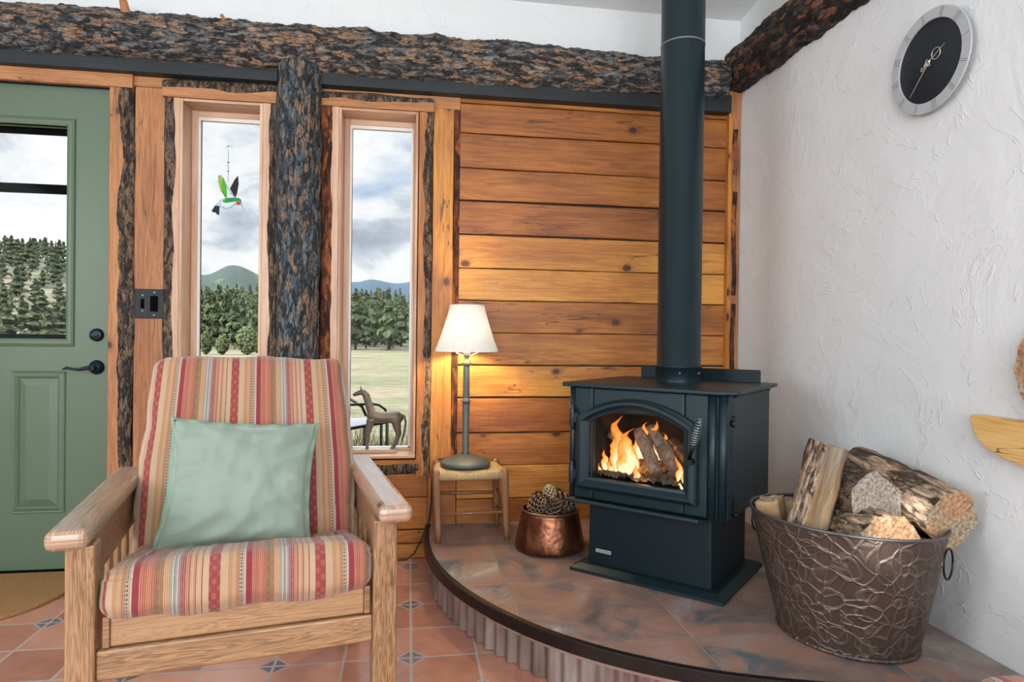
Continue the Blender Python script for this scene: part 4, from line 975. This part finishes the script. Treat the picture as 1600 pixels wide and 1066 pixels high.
# ================================================================== LOG BASKET
BA = -1.053; BC = Vector((1.256, -1.258, ZH)); Hb = .347
bas = empty('log_basket', BC, BA, 'oval embossed brown metal tub filled with firewood on the hearth', 'tub')
b = MB(); off = Vector((1.266-1.256, -1.264+1.258, 0)); off.rotate(Matrix.Rotation(-BA, 3, 'Z'))
def wall(s_in):
    def f(u, v):
        a = 2*PI*u; g = v+.015*math.sin(PI*v)*2
        A = .188+(.266-.188)*g-s_in; B = .163+(.218-.163)*g-s_in
        return (off.x*(1-v)+A*math.cos(a), off.y*(1-v)+B*math.sin(a), .003+(Hb-.003)*v)
    return f
b.grid(wall(0), 120, 40, closeu=True, uvf=lambda u, v: (u, v*.35)); b.build('tub_wall', 'embossed_tin', bas)
b = MB(); b.grid(lambda u, v: wall(.004)(1-u, v), 96, 10, closeu=True)
s = b.add([wall(.004)(k/96, .02) for k in range(96)]); b.face([s+k for k in range(96)]); b.build('tub_lining', 'tin_rim', bas)
b = MB(); pts = [Vector(wall(.0)(k/96, 1.)) for k in range(97)]; b.tube(pts, .0045, 8, cap=False); b.build('tub_rim', 'tin_rim', bas)
b = MB(); pts = [Vector(wall(-.001)(k/96, .0))+Vector((0, 0, .004)) for k in range(97)]; b.tube(pts, .005, 8, cap=False); b.build('bottom_bead', 'embossed_tin', bas)
for sg, a in ((1, 0), (-1, PI)):
    b = MB(); e = Vector(wall(0)(a/2/PI, .93)); d = Vector((sg, 0, 0))
    b.tube([e+Vector((sg*.006+.012*sg*math.sin(PI*k/16)*0+sg*.004, .032*math.cos(2*PI*k/32), -.045+.040*math.sin(2*PI*k/32+PI/2*0)+.0)) for k in range(33)], .0028, 8)
    b.build('ring_handle', 'black_metal', bas)

def firewood(name, p0, p1, prof, roll, label, seed, barkm='birch_bark', group=None, facem='split_face', rough=.006, endm='log_end'):
    """prof: list of (angle_deg, radius, is_bark) round the section"""
    b = MB(); p0, p1 = Vector(p0), Vector(p1); d = (p1-p0).normalized(); ref = Vector((0, 0, 1)) if abs(d.z) < .9 else Vector((0, 1, 0))
    a = d.cross(ref).normalized(); c_ = d.cross(a); L = (p1-p0).length; nv = int(L/.008)
    # resample the outline
    pts = []
    for i in range(len(prof)):
        a0, r0, k0 = prof[i]; a1, r1, k1 = prof[(i+1) % len(prof)]
        x0, y0 = r0*math.cos(R(a0)), r0*math.sin(R(a0)); x1, y1 = r1*math.cos(R(a1)), r1*math.sin(R(a1))
        if k0:
            da = (a1-a0) % 360; n = max(2, int(da/8))
            for j in range(n): t_ = j/n; aa = R(a0+da*t_); r_ = r0+(r1-r0)*t_; pts.append((r_*math.cos(aa), r_*math.sin(aa), 1))
        else:
            n = max(2, int(math.hypot(x1-x0, y1-y0)/.008))
            for j in range(n): t_ = j/n; pts.append((x0+(x1-x0)*t_, y0+(y1-y0)*t_, 0))
    nu = len(pts); cr_, sr = math.cos(roll), math.sin(roll)
    frame = Matrix((a, c_, d)).transposed()
    def f(u, v):
        i = int(round(u*nu)) % nu; x, y, k = pts[i]; X, Y = x*cr_-y*sr, x*sr+y*cr_
        n_ = fbm(Vector((x*30+seed, y*30, v*L*(9 if k else 7))), 5)*(rough*1.2 if k else rough)
        l_ = math.hypot(X, Y)+1e-6; X += X/l_*n_; Y += Y/l_*n_
        e = .006*fbm(Vector((x*25, y*25, seed+7)), 3) if v in (0, 1) else 0
        return (X, Y, L*v+e)
    b.grid(f, nu, nv, closeu=True, m=lambda i, j: 1 if pts[i][2] else 0)
    for v, rev in ((0, 1), (1, 0)):
        c0 = b.add([(sum(p[0]*cr_-p[1]*sr for p in pts)/nu, sum(p[0]*sr+p[1]*cr_ for p in pts)/nu, L*v)]); base = 0 if v == 0 else (nv-1)*nu
        for i in range(nu):
            idx = (c0, base+i, base+(i+1) % nu); b.face(idx if not rev else idx[::-1], None, 2, False)
    o = b.build(name, [facem, barkm, endm])
    mm = frame.to_4x4(); mm.translation = p0; o.matrix_world = mm
    return tag(o, label, 'log', 'firewood in the oval tub')
def bpt(px, py, Y): return at(px, py, Y)
firewood('firewood_log', (1.125, -1.235, .31), (1.225, -1.245, .702), [(-45, .062, 1), (60, .064, 0), (140, .052, 0), (230, .058, 1)], R(-15), 'tall split log with peeling bark standing upright at the left of the tub', 2)
firewood('firewood_log', (1.315, -1.345, .560), (1.345, -1.05, .535), [(95, .090, 1), (262, .086, 0), (300, .055, 0), (350, .084, 0), (40, .068, 0)], R(0), 'wedge log with rough grey cut end facing out in the middle of the tub', 5, 'bark_trim', endm='log_end_grey')
firewood('firewood_log', (1.455, -1.44, .528), (1.440, -1.08, .590), [(95, .085, 1), (235, .080, 0), (300, .084, 0), (10, .088, 0), (50, .070, 0)], R(70), 'largest split log with papery bark lying along the wall side of the tub', 8)
firewood('firewood_log', (1.270, -1.44, .462), (1.30, -1.10, .44), [(180, .085, 1), (0, .085, 0)], R(8), 'half-round log with sawn tan end low at the front rim of the tub', 11)
firewood('firewood_log', (1.165, -1.10, .30), (1.125, -1.085, .51), [(0, .05, 0), (90, .045, 0), (180, .05, 0), (270, .045, 0)], 0, 'pale split stick standing at the far left inside the tub', 14, facem='cut_wood', rough=.002)
firewood('firewood_log', (1.385, -1.47, .445), (1.37, -1.12, .42), [(170, .035, 1), (330, .033, 0), (60, .035, 0)], 0, 'small dark barked branch log wedged under the largest log', 17)
firewood('firewood_log', (1.20, -1.09, .28), (1.185, -1.06, .50), [(0, .045, 0), (110, .04, 1), (230, .045, 0)], 0, 'short dark log deep behind the tall split log in the tub', 21, 'inner_bark')

# ================================================================== CLOCK
WR = Matrix(((0, 0, -1, XW-.0), (-1, 0, 0, 0), (0, 1, 0, 0), (0, 0, 0, 1)))
clk = empty('wall_clock', (XW, -1.226, 1.855), 0, 'round wall clock with dark face and silver roman numeral ring', 'clock')
CX = Matrix(((0, 0, -1, 0), (-1, 0, 0, 0), (0, 1, 0, 0), (0, 0, 0, 1)))
CR = .154
b = MB(); b.lathe([(0, .004), (.125, .004), (.125, .0245), (.123, .0255), (0, .0255)], 96, xf=CX); b.build('clock_face', 'clock_face', clk)
b = MB()
gaps = 12
b.lathe([(.1215, .026), (CR, .026), (CR, .030), (CR-.001, .031), (.1225, .031), (.1215, .030), (.1215, .026)], 144, xf=CX, smooth=False)
ringo = b.build('numeral_ring', 'silver', clk)
b = MB(); b.lathe([(.10, .0), (.10, .006)], 48, xf=CX); b.build('standoff', 'silver', clk)
rom = {12: 'XII', 1: 'I', 2: 'II', 3: 'III', 4: 'IIII', 5: 'V', 6: 'VI', 7: 'VII', 8: 'VIII', 9: 'IX', 10: 'X', 11: 'XI'}
def stroke(th, x0, x1):
    """engraved line from inner radius at lateral x0 to outer radius at lateral x1"""
    xf = CX @ RZ(-th)
    p = [(x0-.0008, .1235, .0313), (x0+.0008, .1235, .0313), (x1+.0008, .1525, .0313), (x1-.0008, .1525, .0313)]
    s = b.add(p, xf); b.face((s, s+1, s+2, s+3)); s = b.add([(q[0], q[1], .0309) for q in p], xf)
for h_, tx in rom.items():
    b = MB(); th = R(50+30*h_); wd = {'I': .005, 'V': .010, 'X': .010}; tot = sum(wd[c] for c in tx); x = -tot/2
    for c in tx:
        w_ = wd[c]
        if c == 'I': stroke(th, x+w_/2, x+w_/2)
        elif c == 'V': stroke(th, x+w_/2, x+.001); stroke(th, x+w_/2, x+w_-.001)
        else: stroke(th, x+.001, x+w_-.001); stroke(th, x+w_-.001, x+.001)
        x += w_
    b.build('roman_numeral', 'engraving', ringo)
def hand(name, th, L, parts):
    b = MB(); xf = CX @ RZ(-th) @ T(0, 0, .028)
    b.prism([(-.0018, .01), (.0018, .01), (.0006, L), (-.0006, L)], .0012, xf=xf)
    for kind, y, r_ in parts:
        if kind == 'ring': b.tube([(r_*math.cos(2*PI*k/28), y+r_*math.sin(2*PI*k/28), .0006) for k in range(29)], .0014, 6, xf=xf, cap=False)
        if kind == 'bar': b.prism([(-.0014, y), (.0014, y), (.0014, y+r_), (-.0014, y+r_)], .0012, xf=xf)
        if kind == 'hook':
            b.tube([(r_*math.cos(PI*k/12+PI), y+r_*math.sin(PI*k/12+PI), .0006) for k in range(13)], .0012, 6, xf=xf)
        if kind == 'star':
            for k in range(4): b.prism([(-.0008, -r_), (.0008, -r_), (.0008, r_), (-.0008, r_)], .0012, xf=xf @ T(0, y, 0) @ RZ(PI*k/4))
    b.build(name, 'clock_hand', clk)
hand('minute_hand', R(222), .112, [('ring', .006, .006), ('bar', -.008, .02)])
hand('hour_hand', R(62), .066, [('ring', .030, .0165), ('bar', -.03, .045), ('hook', -.002, .012), ('star', -.031, .007), ('ring', -.014, .0055)])
b = MB(); b.lathe([(0, .033), (.004, .032), (.005, .028)], 16, xf=CX); b.build('hand_hub', 'clock_hand', clk)

# ================================================================== SHELF ON THE RIGHT WALL
sh = empty('wall_shelf', (XW, -1.62, .811), 0, 'pale pine boat-shaped wall shelf at the right edge of the picture', 'shelf')
b = MB(); q = [(-.213+.426*k/2, 0) for k in (0, 2)]
q = [(-.213, -.004), (-.208, .0), (.208, .0), (.213, -.004)]+[(.213*math.cos(a), -.004-.112*math.sin(a)**.8) for a in [PI*k/32 for k in range(1, 32)]]
b.prism(q, .038, xf=CX @ T(0, 0, .003)); b.build('shelf_board', 'pale_pine', sh, bevel=.004)
tag(firewood('log_slice', (XW-.006, -1.672, .945), (XW-.046, -1.672, .945), [(0, .128, 1), (180, .128, 1)], 0, 'round bark-edged log slice standing on the pale wall shelf', 31, 'bark_trim'), None, 'log slice')
o = bpy.data.objects['log_slice']; del o['group']

# ================================================================== SECOND SEAT AT THE LOWER RIGHT
ott = empty('footstool', (1.118, -2.405, 0), R(-6), 'pink and cream striped footstool, just its cushion corner showing at lower right', 'footstool')
b = MB(); cushion(b, .285, .27, .055, .035, 30, puff=.015, seed=20, u0=.05, wr=.008, xf=T(0, 0, .447), seam=.02); b.build('seat_cushion', 'stripe_fabric', ott, merge=True)
for x in (-.27, .22):
    for y in (-.26, .21): wb('leg', (x, y, 0), (x+.05, y+.05, .33), 'z', p=ott)
wb('apron', (-.27, -.255, .33), (.27, -.23, .39), 'x', p=ott); wb('apron', (-.27, .23, .33), (.27, .255, .39), 'x', p=ott)
wb('apron', (-.27, -.23, .33), (-.245, .23, .39), 'y', p=ott); wb('apron', (.245, -.23, .33), (.27, .23, .39), 'y', p=ott)

# ================================================================== DOORMAT
b = MB(); mc = (-1.74, -.02); n = 64
q = [(.46*math.copysign(abs(math.cos(a))**.62, math.cos(a)), -.53*abs(math.sin(a))**.62) for a in [PI*k/n for k in range(n+1)]]
b.prism([(x, y) for x, y in q][::-1], .012, xf=T(mc[0], mc[1]+.0, .001)); tag(b.build('doormat', 'coir', bevel=.003), 'tan coir doormat with rounded corners in front of the green door', 'doormat')

# ================================================================== HORSE SCULPTURE ON THE SILL
HY = .062
hs = empty('horse_sculpture', (-.16, HY, .4725), 0, 'small bronze horse figure standing on the window sill', 'sculpture')
def toh(o): o.parent = hs; o.matrix_parent_inverse = T(-.16, HY, .4725).inverted(); return o
def hp_(px, py, dy=0.): p = at(px, py, HY); return (p.x, HY+dy, p.z)
b = MB()
b.tube([hp_(551.5, 618), hp_(556, 616), hp_(562, 613.5), hp_(568, 613), hp_(572, 618), hp_(575, 627), hp_(578, 637), hp_(581, 645)], [.006, .0095, .012, .0150, .0165, .0165, .0185, .020], 16)
b.tube([hp_(573, 652), hp_(577, 650), hp_(583, 650), hp_(592, 652), hp_(602, 652.5), hp_(612, 652), hp_(620, 652.5), hp_(626, 655), hp_(629, 657)], [.006, .020, .029, .0285, .026, .0285, .030, .022, .008], 20)
for dy in (-.014, .014):
    b.tube([hp_(580, 655, dy), hp_(577, 668, dy), hp_(574.5, 680, dy*1.1), hp_(574, 692, dy*1.2), hp_(573.5, 703.5, dy*1.2)], [.020, .016, .0105, .008, .0065], 12)
    b.tube([hp_(619, 656, dy), hp_(620.5, 668, dy), hp_(623+dy*40, 679, dy), hp_(618+dy*80, 691, dy), hp_(612+dy*120, 703.5, dy*1.1)], [.024, .018, .0115, .0085, .0065], 12)
ho = b.build('horse_body', 'horse_bronze'); rm = ho.modifiers.new('r', 'REMESH'); rm.mode = 'VOXEL'; rm.voxel_size = .0026; rm.use_smooth_shade = True
smm = ho.modifiers.new('sm', 'SMOOTH'); smm.iterations = 6; toh(ho)
b = MB(); b.tube([hp_(627, 648), hp_(632, 651), hp_(634, 660), hp_(632, 674), hp_(628, 690)], [.006, .006, .0055, .006, .003], 10); toh(b.build('tail', 'horse_bronze'))
for dy in (-.006, .006):
    b = MB(); b.tube([hp_(565, 613, dy), hp_(563.5, 603, dy*1.4)], [.0055, .0008], 10); toh(b.build('ear', 'horse_bronze'))
b = MB(); b.box((-.285, HY-.028, .4735), (-.052, HY+.028, .4895), 'x'); toh(b.build('wooden_base', 'grey_block', bevel=.002))
gh = at(600, 700, HY)

# ================================================================== HUMMINGBIRD SUNCATCHER
SY = .104
sc = empty('hummingbird_suncatcher', (at(357, 230, SY).x, SY, at(357, 230, SY).z), 0, 'green stained glass hummingbird suncatcher hanging in the left window', 'suncatcher')
SL = sc.location.copy()
def crop(X, Y): p = at(290+X/6.271, 200+Y/6.271, SY); return (p.x-SL.x, p.z-SL.z)
SX = Matrix(((1, 0, 0, 0), (0, 0, 1, 0), (0, 1, 0, 0), (0, 0, 0, 1)))
def piece(name, pts, mt, y0=-.002, d=.003, outline=True, p=sc):
    P = [crop(*q) for q in pts]; b = MB(); b.prism(P, d, xf=T(0, y0, 0) @ SX); o = b.build(name, mt, p)
    if outline:
        b = MB(); b.tube([(x, y0+d/2, z) for x, z in P+[P[0]]], .0011, 6, cap=False); b.build('lead_line', 'black_metal', o)
    return o
b = MB(); b.lathe([(.0, .004), (.006, .004), (.012, .008), (.0165, .014)], 28, xf=T(0, .0, .0) @ RX(R(-90)) @ T(0, 0, -.004)); b.build('suction_cup', 'clear_glass', sc)
b = MB(); b.tube([(.0, -.006, .004), (.004, -.009, 0), (.0, -.009, -.006), (-.004, -.008, 0), (0, -.006, .004)], .001, 6); b.build('hook', 'black_metal', sc)
zc = [crop(418, y)[1] for y in (210, 330, 345, 380, 420, 530, 690)]
b = MB(); n = 60; pts = [(.0012*math.sin(k*2.2), .0008*math.cos(k*2.2), zc[0]+(zc[5]-zc[0])*k/n) for k in range(n+1)]
b.tube(pts, .0009, 5); b.build('chain', 'black_metal', sc)
for y_, r_, mt in ((337, .0045, 'red_glass'), (380, .0095, 'clear_glass'), (423, .0045, 'red_glass')):
    x_, z_ = crop(418, y_); b = MB(); b.lathe([(r_*math.sin(PI*k/8), -r_*.8*math.cos(PI*k/8)) for k in range(9)], 12, c=(0, 0, z_)); b.build('bead', mt, sc)
piece('left_wing', [(322, 470), (345, 462), (375, 500), (405, 570), (470, 670), (480, 690), (395, 690), (345, 610), (325, 520)], 'clear_glass', outline=True)
piece('wing_feathers', [(325, 480), (345, 468), (362, 500), (350, 560), (372, 640), (392, 685), (345, 608), (330, 530)], 'yellow_glass', -.004, .002, False)
piece('wing_feathers', [(362, 500), (375, 510), (400, 570), (408, 640), (405, 688), (392, 685), (372, 640), (350, 570)], 'lime_glass', -.004, .002, False)
piece('right_wing', [(515, 468), (520, 550), (505, 640), (487, 685), (470, 660), (435, 595), (480, 510)], 'black_glass', outline=False)
piece('body', [(296, 765), (345, 710), (400, 688), (500, 685), (540, 700), (550, 745), (520, 755), (480, 750), (430, 785), (380, 790), (335, 765)], 'clear_glass')
piece('back_feathers', [(358, 722), (400, 692), (500, 688), (540, 702), (550, 735), (510, 722), (450, 728), (395, 738)], 'green_glass', -.004, .002, False)
piece('throat', [(495, 722), (535, 730), (545, 750), (520, 755), (500, 748)], 'red_glass', -.004, .002, False)
piece('tail_feathers', [(290, 760), (333, 768), (330, 855), (305, 845), (290, 825), (275, 830), (255, 815)], 'black_glass', outline=False)
b = MB()
for X, Y in ((343, 530), (367, 502), (372, 632), (390, 662), (443, 648), (345, 750), (378, 775), (400, 718), (425, 712), (447, 712), (488, 742), (520, 692)):
    x, z = crop(X, Y); b = MB(); b.lathe([(0, .0012), (.0018, .0006), (.0022, 0)], 8, xf=T(x, -.004, z) @ RX(R(90))); b.build('painted_dot', 'black_glass', sc)
b = MB(); x0, z0 = crop(542, 748); x1, z1 = crop(587, 820); b.tube([(x0, 0, z0), (x1, 0, z1)], [.0012, .0004], 6); b.build('beak', 'black_metal', sc)

# ================================================================== OUTDOORS
GZ = -.35
def ground_h(x, y):
    d = math.hypot(x, y+3); az = x/max(y+3, 1)
    h = GZ+.25*fbm(Vector((x*.03, y*.03, 1)), 3)*min(1, d/40)
    slope = .038+.058*max(0, min(1, (-.36-az)/.12))
    if d > 56:
        k = min(1, (d-56)/100); h += (slope*(min(d, 190)-0)+1.0)*(k*k*(3-2*k))
    if d > 190: h -= (d-190)*.05
    return h
b = MB()
NA, ND = 110, 90
def terr(u, v):
    az = math.atan(-1.1+1.7*u); d = 3.35+ (290-3.35)*v**2.2
    x, y = d*math.sin(az), -3+d*math.cos(az)
    if y < .2: y = .2
    return (x, y, ground_h(x, y) if d > 8 else GZ)
b.grid(lambda u, v: terr(u, v), NA, ND, m=lambda i, j: 0 if (3.35+(290-3.35)*(j/(ND-1))**2.2) < 60 else 1)
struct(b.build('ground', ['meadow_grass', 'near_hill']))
def ridge(name, mt, D, prof, depth, seed, rgh):
    b = MB()
    def f(u, v):
        az = -1.2+2.0*u
        for (a0, e0), (a1, e1) in zip(prof[:-1], prof[1:]):
            if a0 <= az <= a1: e = e0+(e1-e0)*(.5-.5*math.cos(PI*(az-a0)/(a1-a0))); break
        else: e = prof[0][1] if az < prof[0][0] else prof[-1][1]
        e += rgh*fbm(Vector((az*9, seed, 0)), 5)
        d = D*(1+depth*(v-.5)); h = math.sin(PI*min(1, v*.96+.04)*.5 if v < 1 else PI*.5)
        rel = (1-abs(2*v-1)**1.4)
        q = D*e*rel*(1+.10*fbm(Vector((az*14, v*5, seed)), 4)*(1-rel))
        an = math.atan(az); return (d*math.sin(an), -3+d*math.cos(an), -8+q+8*rel)
    b.grid(f, 260, 40); return struct(b.build(name, mt))
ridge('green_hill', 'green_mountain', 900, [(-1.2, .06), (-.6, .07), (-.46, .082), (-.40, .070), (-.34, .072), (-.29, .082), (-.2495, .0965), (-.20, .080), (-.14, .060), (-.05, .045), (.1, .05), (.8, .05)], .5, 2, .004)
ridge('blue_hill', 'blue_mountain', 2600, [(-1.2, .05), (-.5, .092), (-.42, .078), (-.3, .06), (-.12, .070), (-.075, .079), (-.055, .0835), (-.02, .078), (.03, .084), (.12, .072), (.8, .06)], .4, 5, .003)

def tree_mesh(b, h, w_, n, seed, base=None, shape=0, leaf=1):
    rnd = random.Random(seed); base = base or Vector((0, 0, 0))
    b.tube([base, base+Vector((0, 0, h*.55))], [h*.022, h*.012], 5, m=0, cap=False)
    for i in range(n):
        z = rnd.random(); z = z**.8
        if shape == 0: r = w_*(1-z)**.75*(.55+.45*math.sin(z*23+seed)) ; zz = h*(.14+.86*z)
        else: r = w_*math.sqrt(max(0, 1-(2*z-1)**2)); zz = h*(.06+.92*z)
        a = rnd.random()*2*PI; rr_ = r*math.sqrt(rnd.random()*.8+.2)
        c = base+Vector((rr_*math.cos(a), rr_*math.sin(a), zz)); s_ = h*(.055 if shape == 0 else .06)*(.6+.8*rnd.random())*(1.15-.5*z)
        nrm = Vector((math.cos(a)*.8+rnd.uniform(-.6, .6), math.sin(a)*.8+rnd.uniform(-.6, .6), rnd.uniform(-.2, 1.))).normalized()
        t1 = nrm.orthogonal().normalized(); t2 = nrm.cross(t1); ph = rnd.random()*6
        P = [c+(t1*math.cos(ph+2*PI*k/4)+t2*math.sin(ph+2*PI*k/4))*s_*rnd.uniform(.6, 1.3) for k in range(4)]
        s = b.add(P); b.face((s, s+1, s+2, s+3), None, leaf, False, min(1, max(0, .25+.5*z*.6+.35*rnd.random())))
protos = []
for k in range(5):
    b = MB(); tree_mesh(b, 5.2, 1.35, 620, 40+k); protos.append(b)
rt = random.Random(11); placed = []
bands = [(-.62, -.43, .36), (-.345, -.19, .34), (-.125, .03, .30)]
def rnd_spot(vis):
    if vis:
        q = rt.random(); lo, hi, _ = bands[0] if q < .36 else (bands[1] if q < .70 else bands[2])
    else: lo, hi = -1.0, .55
    az = rt.uniform(lo, hi); d = rt.uniform(58, 150) if vis else rt.uniform(60, 185)
    if az < -.42: d = rt.uniform(60, 185)
    return az, d
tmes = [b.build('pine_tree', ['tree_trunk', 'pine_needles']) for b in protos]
n_t = 0
for i in range(285):
    az, d = rnd_spot(True)
    if i < 70 and az > -.4: d = rt.uniform(57, 70)
    for _k in range(60):
        an = math.atan(az); x, y = d*math.sin(an), -3+d*math.cos(an)
        if all((x-a_)**2+(y-b_)**2 > (2.5 if d < 120 else 2.0)**2 for a_, b_ in placed): break
        az, d = rnd_spot(True)
        if i < 70 and az > -.4: d = rt.uniform(57, 72)
    placed.append((x, y))
    src = tmes[i % 5]; o = src if i < 5 else src.copy()
    if i >= 5: COL.objects.link(o)
    o.location = (x, y, ground_h(x, y)-.1); o.rotation_euler = (0, 0, rt.random()*6.28)
    s_ = rt.uniform(.75, 1.12)*(.62 if az < -.42 else .92); o.scale = (s_*rt.uniform(.9, 1.2)*(1.45 if az < -.42 else 1.),)*2+(s_,)
    if az < -.42: tag(o, 'dark pine scattered on the dry hillside seen through the glass of the green door', 'tree', 'pines on the hillside behind the door')
    elif az < -.15: tag(o, 'dark green pine of the dense forest seen through the left tall window', 'tree', 'forest pines behind the left window')
    else: tag(o, 'dark green pine of the dense forest seen through the right tall window', 'tree', 'forest pines behind the right window')
b = MB()
for i in range(820):
    for _k in range(40):
        az, d = rnd_spot(False); an = math.atan(az); x, y = d*math.sin(an), -3+d*math.cos(an)
        if all((x-a_)**2+(y-b_)**2 > 2.2**2 for a_, b_ in placed): break
    placed.append((x, y)); s_ = rt.uniform(.7, 1.1)*(.62 if az < -.42 else .95)
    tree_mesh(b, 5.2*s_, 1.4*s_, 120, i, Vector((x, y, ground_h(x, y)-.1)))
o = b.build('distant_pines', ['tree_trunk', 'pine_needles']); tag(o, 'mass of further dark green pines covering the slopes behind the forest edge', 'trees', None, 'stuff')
for px, hpx, wpx, seed, lb in ((322, 34, 9, 1, 'small juniper standing in the meadow, furthest left in the left window'), (347, 28, 10, 2, 'low bushy juniper between the leftmost and the widest one in the left window'), (386, 42, 17, 3, 'widest dark juniper in the meadow, right in the left window'), (402, 26, 9, 4, 'small juniper at the right edge of the left window')):
    d = 45 if px != 402 else 50; p = at(px, 540, d-3); hh = hpx/F_PX*d*1.02
    jt = empty('juniper', (p.x, p.y, ground_h(p.x, p.y)), 0, lb, 'tree', None)
    b = MB(); b.tube([(0, 0, 0), (0, 0, hh*.4)], [.09, .05], 6); b.build('trunk', 'tree_trunk', jt)
    b = MB(); tree_mesh(b, hh, wpx/F_PX*d, 900, seed, shape=1, leaf=0); b.build('crown', 'juniper_needles', jt)
# tall grass below the windows
b = MB(); rg = random.Random(3)
for i in range(9000):
    x = rg.uniform(-3.2, 1.4); y = rg.uniform(1.5, 3.4); h_ = rg.uniform(.30, .50)*(.85+.25*(y-1.5)/1.9)*(1.05+.4*noise.noise(Vector((x*2, y*2, 0)))); a = rg.random()*PI
    dx, dy = .006*math.cos(a), .006*math.sin(a); lx_, ly_ = rg.uniform(-.12, .12), rg.uniform(-.12, .12)
    s = b.add([(x-dx, y-dy, GZ), (x+dx, y+dy, GZ), (x+dx*.7+lx_*.4, y+dy*.7+ly_*.4, GZ+h_*.6), (x-dx*.7+lx_*.4, y-dy*.7+ly_*.4, GZ+h_*.6), (x+lx_, y+ly_, GZ+h_)])
    tt = rg.random(); b.face((s, s+1, s+2, s+3), None, 0, False, tt); b.face((s+3, s+2, s+4), None, 0, False, tt)
tag(b.build('tall_grass', 'tall_grass'), 'tufts of tall green grass growing just outside the right window', 'grass', None, 'stuff')
# patio chair outside
PY = 1.15
pa = empty('patio_chair', (at(560, 680, PY).x, PY, GZ), 0, 'black metal patio chair with grey sling seat outside the right window', 'chair')
def pq(px, py, dy=0.): p = at(px, py, PY+dy); return Vector((p.x, p.y, p.z))-Vector(pa.location)
def tb(name, pts, r=.008, mt='black_metal'): b = MB(); b.tube(pts, r, 8); return b.build(name, mt, pa)
A_, B_, C_, D_ = pq(520, 672, 0), pq(605, 657, .0), pq(596, 640+12, .45), pq(520, 655, .45)
b = MB(); s = b.add([A_, B_, C_, D_]+[q-Vector((0, 0, .012)) for q in (A_, B_, C_, D_)])
for f_ in ((0, 1, 2, 3), (7, 6, 5, 4), (0, 4, 5, 1), (1, 5, 6, 2), (2, 6, 7, 3), (3, 7, 4, 0)): b.face([s+i for i in f_])
b.build('sling_seat', 'patio_fabric', pa)
tb('seat_rail', [A_-Vector((0, 0, .01)), B_-Vector((0, 0, .01))], .010); tb('seat_rail', [D_-Vector((0, 0, .01)), C_-Vector((0, 0, .01))])
tb('arm', [pq(520, 634), pq(562, 632), pq(580, 631), pq(592, 633), pq(602, 640), B_])
tb('arm', [pq(530, 612, .3), pq(548, 624, .2), pq(566, 636), pq(572, 650)], .009)
for q in (pq(570, 668), B_, C_): tb('leg', [q, Vector((q.x, q.y, 0.))], .010)
tb('leg', [A_, Vector((A_.x, A_.y, 0))], .010)
